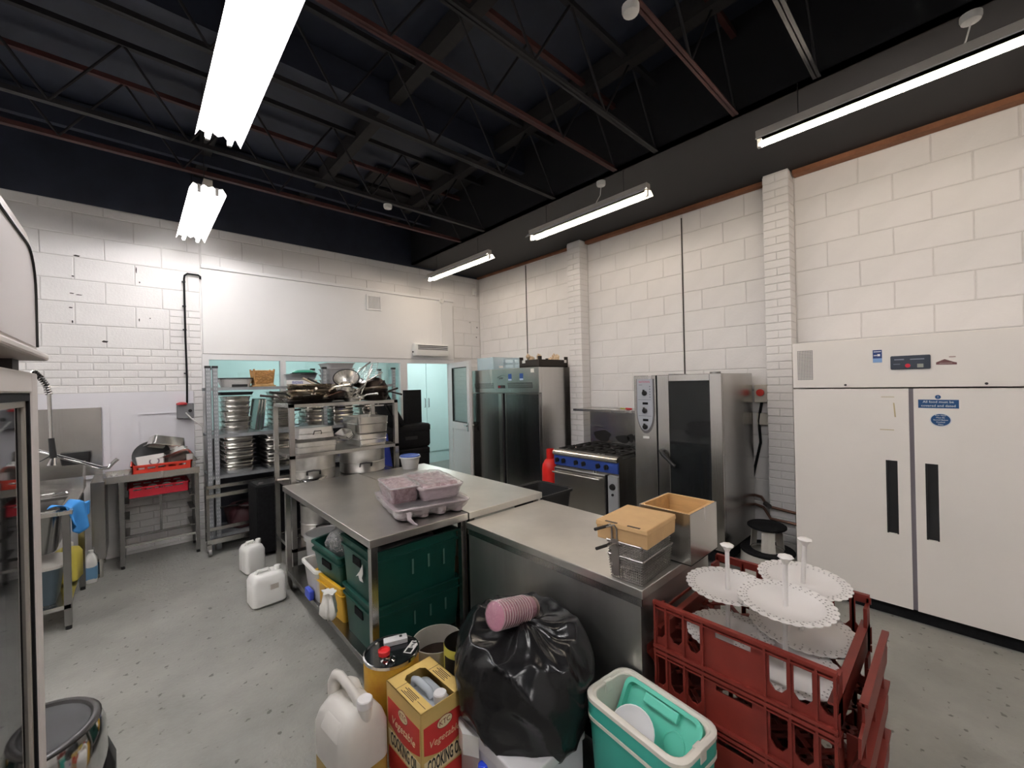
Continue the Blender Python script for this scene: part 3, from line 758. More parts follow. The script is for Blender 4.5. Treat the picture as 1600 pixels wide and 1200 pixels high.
# ============================================================ TABLES AND COUNTERS
def table(label, x0, x1, y0, y1, h, shelf, name='prep_table', brace=True):
    t = T(name, label, 'table', ((x0 + x1) / 2, (y0 + y1) / 2, 0), 0)
    w_, d_ = (x1 - x0) / 2, (y1 - y0) / 2
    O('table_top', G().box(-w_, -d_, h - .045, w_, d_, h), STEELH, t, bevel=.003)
    for sx in (-1, 1):
        for sy in (-1, 1):
            a, b = sx * (w_ - .03), sy * (d_ - .03)
            O('leg', G().box(a - .02, b - .02, .0, a + .02, b + .02, h - .045), STEEL, t, bevel=.002)
    if shelf:
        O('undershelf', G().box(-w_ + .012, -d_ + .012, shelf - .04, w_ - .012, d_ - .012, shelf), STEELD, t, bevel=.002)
    return t
tA = table('stainless prep table holding the film-wrapped food packs', .93, 1.595, 2.20, 4.0, .89, .17)
tB = table('stainless prep table standing right of the film-wrapped packs table', 1.605, 2.30, 2.20, 3.96, .89, .17)
O('rod', G().cyl((.15, -.90, .80), (.34, -.90, .82), .008, n=8), CHROME, tB)
ch = T('steel_counter_cabinet', 'low stainless cabinet with flat top carrying the fry baskets', 'cabinet', (1.925, 1.56, 0))
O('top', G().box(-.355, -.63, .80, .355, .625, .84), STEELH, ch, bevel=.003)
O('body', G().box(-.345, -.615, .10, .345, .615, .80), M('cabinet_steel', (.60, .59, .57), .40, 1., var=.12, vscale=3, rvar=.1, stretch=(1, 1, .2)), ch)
O('base', G().box(-.32, -.59, 0, .32, .59, .10), BLKM, ch)
O('side_lip', G().box(-.352, -.625, .765, -.345, .62, .80), STEEL, ch)
# black tray on a stand beyond table B
bt2 = T('black_tub', 'black plastic tub behind the tables near the cooker', 'tub', (2.62, 2.52, 0), 0)
O('tub', G().loft([rr(0, 0, .34, .34, .04, .55), rr(0, 0, .40, .40, .05, .80), rr(0, 0, .37, .37, .04, .80), rr(0, 0, .33, .33, .04, .60)]), BLK, bt2, smooth=40)
O('rim', G().loft([rr(0, 0, .40, .40, .05, .785), rr(0, 0, .43, .43, .06, .785), rr(0, 0, .43, .43, .06, .805), rr(0, 0, .40, .40, .05, .805)], closed=True), BLK, bt2, smooth=40)
O('stand', G().box(-.17, -.17, 0, .17, .17, .02).box(-.15, -.15, .02, .15, .15, .55), BLKM, bt2)

# ---- food packs on table A
FILM = CLEAR('cling_film', (.98, .94, .96), .12, .10, 1., 45, .10)
TRAYP = M('tray_pink', (.68, .58, .60), .3, var=.06, vscale=14)
MEAT = M('mince_pink', (.20, .075, .10), .5, col2=(.55, .36, .40), vscale=26, bump=.6, bscale=70)
def crinkle(loops, amp, sc, seed):
    out = []
    for k, l in enumerate(loops):
        out.append([(x + amp * noise.noise(Vector((x * sc + seed, y * sc, z * sc))), y + amp * noise.noise(Vector((x * sc, y * sc + seed, z * sc))), z + amp * .7 * noise.noise(Vector((x * sc, y * sc, z * sc + seed)))) for x, y, z in l])
    return out
lp = T('wrapped_tray', 'bottom pink tray pack with scalloped cups wrapped in cling film', 'food tray', (1.45, 2.55, .89), R(-12), 'film-wrapped food packs')
O('tray', G().loft([rr(0, 0, .46, .52, .03, .055), rr(0, 0, .50, .56, .04, .075), rr(0, 0, .50, .56, .04, .08), rr(0, 0, .44, .50, .03, .078), rr(0, 0, .42, .48, .03, .06)]), TRAYP, lp, smooth=40)
for i in range(4):
    for j in range(2):
        O('cup', G().lathe([(.035, 0), (.05, .008), (.058, .06)], 14, c=(-.175 + i * .117, -.16 + j * .30, .0), sy=1.9), TRAYP, lp, smooth=50)
O('film', G().loft(crinkle(dense([rre(0, 0, .45, .51, .05, .02), rre(0, 0, .49, .55, .05, .045), rre(0, 0, .515, .575, .05, .084), rre(0, 0, .30, .35, .05, .090), rre(0, 0, .06, .08, .02, .090)], 6), .016, 28, 3)), FILM, lp, smooth=60)
O('film_tail', G().tube([(-.16, -.27, .05), (-.17, -.30, .025), (-.15, -.33, .004), (-.13, -.345, -.004)], [.02, .014, .008, .003], 7), M('film_tail', (.80, .68, .72), .15, alpha=.6), lp, smooth=60)
l2 = T('wrapped_box', 'deep pink punnet wrapped in crinkled film at left of the packs', 'food tray', (1.31, 2.60, .976), R(-12), 'film-wrapped food packs')
O('box', G().loft([rr(0, 0, .16, .30, .02, .0), rr(0, 0, .18, .33, .02, .10)]), MEAT, l2, smooth=40)
O('film', G().loft(crinkle(dense([rre(0, 0, .168, .308, .02, .008), rre(0, 0, .185, .335, .03, .05), rre(0, 0, .205, .36, .03, .108), rre(0, 0, .10, .20, .03, .116), rre(0, 0, .02, .04, .008, .116)], 6), .012, 34, 9)), FILM, l2, smooth=60)
O('rim', G().loft([rr(0, 0, .185, .335, .025, .098), rr(0, 0, .205, .355, .03, .098), rr(0, 0, .205, .355, .03, .106), rr(0, 0, .185, .335, .025, .106)], closed=True), M('rim_clear', (.90, .82, .85), .2, alpha=.6), l2, smooth=40)
l3 = T('wrapped_ridged_tray', 'ridged pink tray pack wrapped in film at right of the packs', 'food tray', (1.535, 2.56, .976), R(-12), 'film-wrapped food packs')
O('tray', G().loft([rr(0, 0, .24, .42, .03, 0), rr(0, 0, .28, .46, .04, .075), rr(0, 0, .31, .49, .04, .08), rr(0, 0, .31, .49, .04, .088), rr(0, 0, .25, .43, .03, .084)]), TRAYP, l3, smooth=40)
for i in range(4):
    y = -.165 + i * .11
    O('ridge', G().loft([[(x, y + .042 * math.cos(a), .082 + .022 * math.sin(a)) for a in [PI * q / 8 for q in range(9)]] for x in (-.12, .12)]), MEAT, l3, smooth=60)
O('film', G().loft(crinkle(dense([rre(0, 0, .262, .442, .04, .012), rre(0, 0, .29, .47, .04, .06), rre(0, 0, .325, .505, .05, .092), rre(0, 0, .26, .44, .05, .112), rre(0, 0, .10, .2, .04, .116), rre(0, 0, .02, .05, .008, .114)], 6), .012, 32, 5)), FILM, l3, smooth=60)

bk = T('white_bucket', 'small white bucket with blue lid on the far table corner', 'bucket', (2.07, 3.84, .89))
O('bucket', G().lathe([(.075, 0), (.078, .004), (.098, .115)], 22), WPL, bk, smooth=40)
O('rim', G().lathe([(.098, .108), (.106, .108), (.106, .122), (.098, .122)], 22, cap0=False, cap1=False), WPL, bk, smooth=40)
O('lid', G().lathe([(.100, .118), (.100, .134), (.085, .138), (.08, .132)], 22), M('lid_blue', (.05, .10, .36), .4), bk, smooth=40)

# ---- crates and tubs on the undershelf of table A
def euro_crate(label, loc, w_, d_, h_, mat, rz=0., group=None, name='plastic_crate', rot=None):
    t = T(name, label, 'crate', loc, rz, group, rot)
    O('shell', G().loft([rr(0, 0, w_ - .05, d_ - .05, .02, 0), rr(0, 0, w_ - .02, d_ - .02, .02, h_ - .05), rr(0, 0, w_ - .02, d_ - .02, .02, h_), rr(0, 0, w_ - .035, d_ - .035, .015, h_), rr(0, 0, w_ - .06, d_ - .06, .015, .012)]), mat, t, smooth=30)
    for z, o_ in ((h_ - .012, .004), (h_ - .065, .0)):
        O('rim', G().loft([rr(0, 0, w_ - .025, d_ - .025, .02, z), rr(0, 0, w_ + o_, d_ + o_, .02, z), rr(0, 0, w_ + o_, d_ + o_, .02, z + .012), rr(0, 0, w_ - .025, d_ - .025, .02, z + .012)], closed=True), mat, t)
    for s_ in (-1, 1):
        O('grip', G().box(s_ * (w_ / 2 - .012) - .006, -.06, h_ - .135, s_ * (w_ / 2 - .012) + .006, .06, h_ - .085), BLKM, t, bevel=.004)
    return t
sh = .17
c1 = euro_crate('lower dark green crate under the prep table', (1.27, 2.50, sh), .60, .49, .30, GREEN, 0, 'dark green crates under the table', 'green_crate')
c2 = euro_crate('upper dark green crate with white recycling mark under the prep table', (1.265, 2.50, sh + .295), .60, .49, .32, GREEN, 0, 'dark green crates under the table', 'green_crate')
O('mark', G().prism([(-.06, -.05), (.0, .0), (.045, .055), (.05, .0), (.03, -.03), (.05, -.05), (.0, -.055), (-.02, -.03)], 0, .0012, 'z', Matrix.Translation((-.2975, -.06, .17)) @ Matrix.Rotation(R(-90), 4, 'Z') @ Matrix.Rotation(R(90), 4, 'X')), WPL, c2)
for cc, zz in ((c1, .20), (c2, .22)):
    for x in (-.05, .06, .17):
        O('scuff', G().box(x, -.2405, zz - random.uniform(.06, .10), x + .012, -.2385, zz), M('scuffed_green', (.10, .20, .17), .6), cc)
pb = O('poly_bundle', G().loft(crinkle([rr(0, 0, .30, .24, .08, 0, 6), rr(0, 0, .42, .30, .1, .05, 6), rr(0, 0, .40, .28, .1, .10, 6), rr(0, 0, .15, .10, .04, .13, 6)], .05, 7, 2)), M('dark_poly', (.05, .05, .055), .25), None, smooth=70, loc=(1.28, 2.47, .66))
tag(pb, 'crumpled dark plastic wrapping filling the upper green crate', 'plastic wrap')
c3 = euro_crate('small green tub tilted on the yellow crate under the table', (1.11, 3.02, sh + .25), .32, .40, .22, GREEN, R(8), None, 'green_tub', rot=(R(6), R(-5), R(8)))
c4 = euro_crate('yellow plastic crate under the small green tub', (1.125, 3.0, sh), .34, .46, .24, YEL, R(4), None, 'yellow_crate')
bg = O('clear_bag', G().lathe([(.02, 0), (.09, .05), (.12, .14), (.10, .22), (.05, .27), (.02, .28)], 18, wob=lambda a, z: .035 * noise.noise(Vector((math.cos(a) * 2.5, math.sin(a) * 2.5, z * 16))) + .012 * noise.noise(Vector((math.cos(a) * 8, math.sin(a) * 8, z * 50)))), CLEAR('poly_clear', (.94, .96, .97), .18, .10, 1., 30, .22), None, smooth=70, loc=(1.10, 3.0, .47), rot=(0, R(-14), R(30)))
tag(bg, 'crumpled clear polythene bag spilling from the small green tub', 'bag')
wb = O('white_carrier_bag', G().lathe([(.008, 0), (.030, .01), (.045, .04), (.042, .09), (.03, .13), (.022, .155), (.035, .175)], 22, sy=1.5, wob=lambda a, z: .022 * noise.noise(Vector((math.cos(a) * 3, math.sin(a) * 3, z * 9)))), M('white_film', (.83, .81, .76), .4, bump=.5, bscale=20), None, smooth=70, loc=(.885, 2.74, .265))
tag(wb, 'knotted white carrier bag hanging out over the table undershelf', 'bag')
cb_ = T('clear_tub', 'tall clear plastic bucket with lid under the far end of the table', 'tub', (1.16, 3.62, sh))
CLR = M('clear_plastic', (.78, .77, .75), .22, alpha=.62)
O('tub', G().lathe([(.13, 0), (.135, .01), (.155, .33)], 24), CLR, cb_, smooth=40)
O('lid', G().lathe([(.155, .325), (.168, .325), (.168, .355), (.15, .365), (.145, .355)], 24), CLR, cb_, smooth=40)
wt = T('white_food_tub', 'white rectangular tub with blue clip under the table', 'tub', (1.08, 3.30, sh))
O('tub', G().loft([rr(0, 0, .24, .27, .03, 0), rr(0, 0, .29, .33, .03, .24), rr(0, 0, .27, .31, .03, .24), rr(0, 0, .22, .25, .03, .01)]), CLR, wt, smooth=40)
O('rim', G().loft([rr(0, 0, .28, .32, .03, .232), rr(0, 0, .32, .36, .04, .232), rr(0, 0, .32, .36, .04, .25), rr(0, 0, .28, .32, .03, .25)], closed=True), WPL, wt, smooth=40)
O('clip', G().box(-.165, -.05, .0, -.13, .07, .07), BLUE, wt, bevel=.01)
jr = T('plastic_cup_stack', 'pale plastic beakers beside the clear bucket under the table', 'beaker', (1.38, 3.55, sh))
O('beakers', G().lathe([(.035, 0), (.05, .42), (.056, .43), (.056, .45)], 16), CLR, jr, smooth=40)
for lab, loc, sz, m in (('brown carton standing between the table leg and the steel cabinet', (1.72, 2.44, sh), (.16, .12, .36), CARD),
                        ('cream carton on top of the brown one under the far table', (1.73, 2.45, sh + .36), (.17, .13, .16), M('cream_card', (.62, .52, .38), .7)),
                        ('black storage box on the undershelf of the right-hand prep table', (2.0, 2.75, sh), (.40, .34, .30), BLKM)):
    c = T('carton', lab, 'box', loc)
    O('box', G().box(-sz[0] / 2, -sz[1] / 2, 0, sz[0] / 2, sz[1] / 2, sz[2]), m, c, bevel=.003)
    O('flap', G().box(-sz[0] / 2, -.002, sz[2], sz[0] / 2, .002, sz[2] + .001).box(-sz[0] / 2, -sz[1] / 2 - .001, sz[2] - .05, sz[0] / 2, -sz[1] / 2, sz[2] - .048), WOODB, c)

# ---- on the steel cabinet: fry baskets, take-away box, wood-lined steel box
WIRE = M('basket_wire', (.38, .36, .34), .4, .9)
def fry_basket(label, loc, handle_z):
    t = T('fry_basket', label, 'basket', loc, R(3), 'wire fry baskets')
    w_, d_, h_ = .30, .17, .105
    rim = [(-w_ / 2, -d_ / 2, h_), (w_ / 2, -d_ / 2, h_), (w_ / 2, d_ / 2, h_), (-w_ / 2, d_ / 2, h_), (-w_ / 2, -d_ / 2, h_)]
    g = G()
    for a, b in zip(rim, rim[1:]): g.cyl(a, b, .004, n=6)
    O('rim', g, WIRE, t)
    g = G(); k = .92
    def side(p, q):
        for i in range(1, 17):
            u = i / 17; x, y = p[0] + (q[0] - p[0]) * u, p[1] + (q[1] - p[1]) * u
            g.cyl((x, y, h_), (x * k, y * k, .002), .0017, n=3, caps=False)
        for i in range(0, 9):
            s_ = k + (1 - k) * i / 9; z = .002 + h_ * i / 9
            g.cyl((p[0] * s_, p[1] * s_, z), (q[0] * s_, q[1] * s_, z), .0017, n=3, caps=False)
    c4_ = [(-w_ / 2, -d_ / 2), (w_ / 2, -d_ / 2), (w_ / 2, d_ / 2), (-w_ / 2, d_ / 2)]
    for p, q in zip(c4_, c4_[1:] + c4_[:1]): side(p, q)
    for i in range(1, 26):
        x = (-w_ / 2 + w_ * i / 26) * k; g.cyl((x, -d_ / 2 * k, .002), (x, d_ / 2 * k, .002), .0017, n=3, caps=False)
    for i in range(1, 14):
        y = (-d_ / 2 + d_ * i / 14) * k; g.cyl((-w_ / 2 * k, y, .002), (w_ / 2 * k, y, .002), .0017, n=3, caps=False)
    m_ = O('mesh', g, WIRE, t); m_['kind'] = 'stuff'
    hd = O('handle', G().tube([(-w_ / 2, .03, h_ - .09), (-w_ / 2 - .004, .03, h_ + handle_z), (-w_ / 2 - .02, .032, h_ + handle_z + .02), (-w_ / 2 - .07, .045, h_ + handle_z + .022)], .004, 6)
           .tube([(-w_ / 2, .055, h_ - .09), (-w_ / 2 - .004, .055, h_ + handle_z), (-w_ / 2 - .02, .055, h_ + handle_z + .02), (-w_ / 2 - .07, .048, h_ + handle_z + .022)], .004, 6), WIRE, t)
    O('handle_plate', G().box(-w_ / 2 - .006, .025, .02, -w_ / 2, .06, h_ + .01), WIRE, hd)
    O('grip', G().tube([(-w_ / 2 - .05, .045, h_ + handle_z + .022), (-w_ / 2 - .13, .06, h_ + handle_z + .024)], .007, 8), BLK, hd)
    return t
b1 = fry_basket('lower wire fry basket standing on the steel cabinet', (1.735, 1.03, .843), .04)
b2 = fry_basket('upper wire fry basket under the take-away box', (1.735, 1.035, .905), .06)
tk = T('takeaway_box', 'brown cardboard take-away box resting on the fry baskets', 'box', (1.735, 1.05, 1.005), R(4))
O('base', G().loft([[(x * .146, y * .122, 0) for x, y in ((-1, -1), (1, -1), (1, 1), (-1, 1))], [(x * .15, y * .125, .075) for x, y in ((-1, -1), (1, -1), (1, 1), (-1, 1))]]), CARD, tk, bevel=.003)
O('lid', G().loft([[(x * .153, y * .128, .062) for x, y in ((-1, -1), (1, -1), (1, 1), (-1, 1))], [(x * .150, y * .125, .085) for x, y in ((-1, -1), (1, -1), (1, 1), (-1, 1))]]), CARD, tk, bevel=.004)
O('lid_slot', G().box(-.148, .02, .084, -.138, .08, .0865).box(-.148, -.09, .084, -.138, -.03, .0865), WOODB, tk)
wbx = T('wood_lined_box', 'open stainless box lined with pale wood on the steel cabinet', 'box', (2.09, 1.02, .84))
O('shell', G().plate_holes((-.155, 0, .155, .245), [], -.135, -.130).plate_holes((-.155, 0, .155, .245), [], .130, .135).box(-.155, -.13, 0, -.150, .13, .245).box(.150, -.13, 0, .155, .13, .245).box(-.155, -.135, 0, .155, .135, .005), STEEL, wbx)
O('lining', G().box(-.149, -.129, .005, -.137, .129, .246).box(.137, -.129, .005, .149, .129, .246).box(-.137, -.129, .005, .137, -.117, .246).box(-.137, .117, .005, .137, .129, .246).box(-.137, -.117, .005, .137, .117, .03), WOODL, wbx)
g = G()
for i in range(12): g.cyl((-.1555, -.128, .02 + i * .019), (-.158, -.128, .02 + i * .019), .003, n=6)
O('rivet', g, CHROME, wbx)
# ============================================================ FOREGROUND
# ---- red bakery crates (stack of four) with cake stands in the top one
CX, CY, CW, CD, CH = 1.94, .59, .66, .62, .20      # CW along X, CD along Y
def bakery_crate(label, z, tall_ends):
    t = T('bakery_crate', label, 'crate', (CX, CY, z), 0, 'stacked red bakery crates')
    wins = []
    for s_ in (-1, 1):
        for i in range(3):
            c = s_ * (.125 + .072 * i + .02)
            wins.append((c - .026, .05, c + .026, .165))
    wins_h = wins + [(-.062, .145, .062, .168)]
    for sx in (-1, 1):
        x = sx * CW / 2
        a, b = (x, x + .006) if sx < 0 else (x - .006, x)
        sd = O('long_side', G().plate_holes((-CD / 2, .0, CD / 2, CH - .008), wins_h, a, b, 'x'), REDC, t)
        g = G()
        for (u0, v0, u1, v1) in wins:           # cut-corner webs at the foot of each window
            g.prism([(u0, v0), (u0 + .016, v0), (u0, v0 + .022)], a, b, 'x').prism([(u1, v0), (u1, v0 + .022), (u1 - .016, v0)], a, b, 'x')
        cw_ = O('corner_web', g, REDC, sd); cw_['kind'] = 'stuff'
        e0, e1 = (x - .012, x + .008) if sx < 0 else (x - .008, x + .012)
        O('top_rail', G().box(e0, -CD / 2, CH - .012, e1, CD / 2, CH), REDC, sd)
        O('mid_rail', G().box(e0 + .003, -CD / 2, CH - .028, e1 - .003, CD / 2, CH - .022), REDC, sd)
        O('bottom_rail', G().box(e0 - .002, -CD / 2, .008, e1 + .002, CD / 2, .02), REDC, sd)
        for y in [-CD / 2 + .006, -.255, -.181, -.107, .107, .181, .255, CD / 2 - .006]:
            O('rib', G().box(e0 + .002, y - .004, .0, e1 - .002, y + .004, CH - .01), REDC, sd)
    for sy in (-1, 1):
        y = sy * CD / 2
        if tall_ends:
            g = G(); lv = [(-CW / 2 + .05, CW / 2 - .05, .02, .010), (-CW / 2 + .05, CW / 2 - .05, .10, .036), (-CW / 2 + .012, CW / 2 - .012, .15, .052), (-CW / 2 + .012, CW / 2 - .012, .215, .054), (-CW / 2 + .08, CW / 2 - .03, .225, .054), (-CW / 2 + .08, CW / 2 - .03, .285, .054)]
            g.loft([[(a_, y + sy * o_, z_), (b_, y + sy * o_, z_), (b_, y + sy * (o_ - .008), z_), (a_, y + sy * (o_ - .008), z_)] for a_, b_, z_, o_ in lv])
            en = O('end_wall', g, REDC, t)
            O('end_rail', G().box(-CW / 2 + .08, min(y + sy * .040, y + sy * .062), .275, CW / 2 - .03, max(y + sy * .040, y + sy * .062), .287), REDC, en)
            for xx in (-CW / 2 + .12, 0, CW / 2 - .1):
                O('end_rib', G().box(xx - .004, min(y, y + sy * .05), .03, xx + .004, max(y, y + sy * .05), .14), REDC, en)
        else:
            en = O('end_wall', G().box(-CW / 2 + .006, y - (.006 if sy > 0 else 0), 0, CW / 2 - .006, y + (.006 if sy < 0 else 0), .09), REDC, t)
            O('end_rail', G().box(-CW / 2 + .006, min(y, y - sy * .028), .084, CW / 2 - .006, max(y, y - sy * .028), .092), REDC, en)
        for sx in (-1, 1):
            O('corner_post', G().box(sx * (CW / 2 - .04) - .035, min(y, y - sy * .012), 0, sx * (CW / 2 - .04) + .035, max(y, y - sy * .012), CH - .03), REDC, t)
    g = G()
    for i in range(9):
        d_ = -.56 + i * .14
        for s_ in (-1, 1):
            p = []
            for u in (-CW / 2 + .01, CW / 2 - .01):
                p.append((u, s_ * (u + d_)))
            (u0, v0), (u1, v1) = p
            lo, hi = -CD / 2 + .008, CD / 2 - .008
            def clip(u0, v0, u1, v1):
                if (v0 < lo and v1 < lo) or (v0 > hi and v1 > hi): return None
                def at(v): return u0 + (v - v0) * (u1 - u0) / (v1 - v0)
                P0 = (u0, v0) if lo <= v0 <= hi else (at(lo if v0 < lo else hi), lo if v0 < lo else hi)
                P1 = (u1, v1) if lo <= v1 <= hi else (at(lo if v1 < lo else hi), lo if v1 < lo else hi)
                return P0, P1
            cc = clip(u0, v0, u1, v1)
            if not cc: continue
            (a0, b0), (a1, b1) = cc
            dx, dy = a1 - a0, b1 - b0; l_ = math.hypot(dx, dy)
            if l_ < .05: continue
            nx, ny = -dy / l_ * .009, dx / l_ * .009
            g.loft([[(a0 + nx, b0 + ny, z_), (a0 - nx, b0 - ny, z_), (a1 - nx, b1 - ny, z_), (a1 + nx, b1 + ny, z_)] for z_ in (.012, .018)])
    O('lattice_floor', g, REDC, t)
    return t
for i in range(4):
    bakery_crate('%s red plastic bakery crate of the stack at lower right' % ('top' if i == 3 else 'bottom' if i == 0 else 'second' if i == 1 else 'third'), i * CH, i < 3)
CAKE = M('cake_board_white', (.72, .69, .67), .45)
LACE = M('doily_print', (.30, .28, .27), .6)
def plate(parent, r_, z, seed):
    n = 84
    p = O('plate', G().lathe([(.008, z), (r_ * .66, z), (r_ * .72, z + .014), (r_ * .97, z + .020), (r_ * .97, z + .017), (r_ * .72, z + .011), (r_ * .68, z - .003), (.008, z - .003)], n,
                             wob=lambda a, zz: (.007 * abs(math.sin(a * 14)) if zz > z + .0141 else 0)), CAKE, parent, smooth=60)
    g = G()
    for ring, (k, m_, s_) in enumerate(((.80, 40, .0038), (.86, 44, .0032), (.93, 28, .0048))):
        for i in range(m_):
            a = 2 * PI * (i + .5 * (ring % 2)) / m_
            zz = z + .0150 + (k - .72) / .25 * .006
            g.add([(k * r_ * math.cos(a) + s_ * math.cos(b), k * r_ * math.sin(a) + s_ * math.sin(b), zz) for b in (0, 1.26, 2.5, 3.8, 5.0)], [(0, 1, 2, 3, 4)])
    o = O('lace_holes', g, LACE, p); o['kind'] = 'stuff'
def cake_stand(label, x, y, zl, zu, rl, ru, tilt):
    t = T('cake_stand', label, 'cake stand', (x, y, zl), 0, 'white tiered cake stands', rot=tilt)
    plate(t, rl, 0.003, 1); plate(t, ru, zu - zl, 2)
    top = zu - zl + .165
    O('rod', G().cyl((0, 0, .0), (0, 0, top), .0085, n=12), CAKE, t, smooth=40)
    O('finial', G().lathe([(.009, top - .004), (.016, top + .010), (.026, top + .022), (.022, top + .026), (.006, top + .028)], 18, wob=lambda a, z: .0022 * math.cos(a * 7) if z > top + .02 else 0), CAKE, t, smooth=50)
cake_stand('white tiered cake stand at the left of the top red crate', 1.83, .685, .640, .845, .165, .160, (R(1), R(-1.5), 0))
cake_stand('white tiered cake stand nearest the camera in the red crate', 1.795, .47, .628, .872, .18, .160, (R(1), R(-2), R(20)))
cake_stand('white tiered cake stand at the back right of the red crate', 2.065, .48, .655, .862, .195, .165, (R(1.5), R(-3), R(50)))

# ---- teal cool box with lid dropped inside
TEAL = M('teal_plastic', (.05, .42, .33), .35)
TEALL = M('teal_lid', (.12, .58, .43), .35)
IVORY = M('ivory_plastic', (.74, .70, .62), .35)
cbx = T('cool_box', 'teal and ivory cool box without lid in front of the red crates', 'cool box', (1.418, .828, 0), R(-6))
w_, d_, h_ = .265, .435, .485
O('body', G().loft([rr(0, 0, w_ - .05, d_ - .06, .05, .0, 5), rr(0, 0, w_ - .045, d_ - .05, .05, .02, 5), rr(0, 0, w_ - .012, d_ - .012, .055, h_ - .09, 5), rr(0, 0, w_ - .045, d_ - .045, .045, h_ - .09, 5)], True, False), TEAL, cbx, smooth=40)
O('band', G().loft([rr(0, 0, w_ - .02, d_ - .02, .055, h_ - .092, 5), rr(0, 0, w_ + .002, d_ + .002, .06, h_ - .088, 5), rr(0, 0, w_ + .002, d_ + .002, .06, h_ - .076, 5), rr(0, 0, w_ - .02, d_ - .02, .055, h_ - .072, 5)], False, False), IVORY, cbx, smooth=40)
O('collar', G().loft([rr(0, 0, w_ - .03, d_ - .03, .055, h_ - .074, 5), rr(0, 0, w_, d_, .06, h_ - .072, 5), rr(0, 0, w_, d_, .06, h_ - .018, 5), rr(0, 0, w_ - .03, d_ - .03, .055, h_ - .018, 5)], False, False), TEAL, cbx, smooth=40)
O('rim', G().loft([rr(0, 0, w_ - .03, d_ - .03, .055, h_ - .02, 5), rr(0, 0, w_ + .004, d_ + .004, .06, h_ - .02, 5), rr(0, 0, w_ + .004, d_ + .004, .06, h_ - .005, 5), rr(0, 0, w_ - .01, d_ - .01, .055, h_, 5), rr(0, 0, w_ - .03, d_ - .03, .05, h_, 5),
                   rr(0, 0, w_ - .04, d_ - .04, .045, h_ - .008, 5), rr(0, 0, w_ - .055, d_ - .055, .045, h_ - .010, 5)], False, False), IVORY, cbx, smooth=40)
O('liner', G().loft([rr(0, 0, w_ - .052, d_ - .052, .045, h_ - .008, 5), rr(0, 0, w_ - .075, d_ - .085, .04, .06, 5)], False, True), IVORY, cbx, smooth=40)
for y in (.20, -.20):
    O('handle_lug', G().box(-.02, y - .012 if y > 0 else y - .02, h_ - .05, .02, y + .02 if y > 0 else y + .012, h_ - .002), IVORY, cbx, bevel=.004)
ld = T('cool_box_cover', 'teal lid with two cup recesses standing inside the cool box', 'lid', (1.482, .82, .375), 0, None, rot=(R(0), R(-56), R(-6)))
O('panel', G().loft([rr(0, 0, .205, .33, .03, 0, 4), rr(0, 0, .215, .34, .035, .006, 4), rr(0, 0, .215, .34, .035, .034, 4), rr(0, 0, .185, .31, .03, .034, 4), rr(0, 0, .175, .30, .03, .012, 4)]), TEALL, ld, smooth=40)
for y in (-.075, .075):
    O('cup_ring', G().lathe([(.044, .012), (.044, .017), (.039, .017), (.039, .012)], 22, c=(-.015, y, 0), cap0=False, cap1=False), TEALL, ld, smooth=40)
O('step', G().box(.05, -.075, .012, .088, .075, .034), TEALL, ld, bevel=.006)
wp = O('foam_plate', G().lathe([(.004, 0), (.055, .002), (.078, .016), (.082, .022), (.078, .024), (.055, .008), (.004, .006)], 26), M('foam_white', (.80, .79, .80), .55), None, smooth=50, loc=(1.385, .875, .385), rot=(R(14), R(-38), 0))
tag(wp, 'white round foam plate slipped inside the cool box', 'plate')

# ---- white carton under the bag, black rubbish bag, cup stack
wcx = T('white_carton', 'white carton underneath the black rubbish bag', 'box', (1.19, 1.30, 0))
O('box', G().box(-.17, -.20, 0, .17, .20, .27), M('white_card', (.66, .65, .68), .6), wcx, bevel=.004)
O('lid', G().box(-.178, -.208, .235, .178, .208, .285), M('white_card2', (.70, .69, .70), .6), wcx, bevel=.006)
O('torn_paper', G().prism([(-.178, .06), (-.178, .20), (-.20, .17), (-.215, .12), (-.195, .09)], .20, .286, 'z'), WPL, wcx)
n, m_ = 110, 64; loops = []
for j in range(m_ + 1):
    ph = -PI / 2 + PI * j / m_
    l = []
    for i in range(n):
        a = 2 * PI * i / n
        cr = max(math.cos(ph), 0) ** .55; sz = math.copysign(abs(math.sin(ph)) ** .75, math.sin(ph))
        x, y, z = cr * .285 * math.cos(a), cr * .315 * math.sin(a), sz * .24
        q = Vector((math.cos(a) * 1.1, math.sin(a) * 1.1, z * 3.2))
        crease = abs(noise.noise(q + Vector((3.1, 1.7, .4)))) ** .75            # broad stretched panels meeting in sharp creases
        crease2 = abs(noise.noise(q * 2.3 + Vector((7.1, .7, 2.4)))) ** .8
        gath = math.sin(a * 17 + 5 * noise.noise(q * 1.5)) * max(0, z - .08) * .10 # gathers towards the top
        s_ = 1 - .20 * crease - .075 * crease2 + gath + .09
        sag = -.085 * max(0, math.cos(a - R(236))) * cr
        top = .195 + .045 * noise.noise(Vector((x * 7, y * 7, 2))) - .03 * crease2
        l.append((x * s_, y * s_, min(z * (1 + (s_ - 1) * .5), top) + sag))
    loops.append(l)
BIN = M('bin_liner', (.011, .011, .012), .22, bump=.25, bscale=14)
bag = O('rubbish_bag', G().loft(loops), BIN, None, smooth=75, loc=(1.283, 1.372, .46))
tag(bag, 'shiny black rubbish bag slumped on the white carton', 'rubbish bag')
CUPP = M('cup_pink', (.56, .27, .33), .45, var=.12, vscale=60)
CUPW = M('cup_white', (.86, .80, .78), .45)
cup0 = T('paper_cup_sleeve', 'sleeve of pink patterned paper cups lying on the rubbish bag', 'cups', (1.135, 1.385, .725), 0, None, rot=(0, R(90 + 14), R(4)))
cup0.scale = (1.4, 1.4, .98)
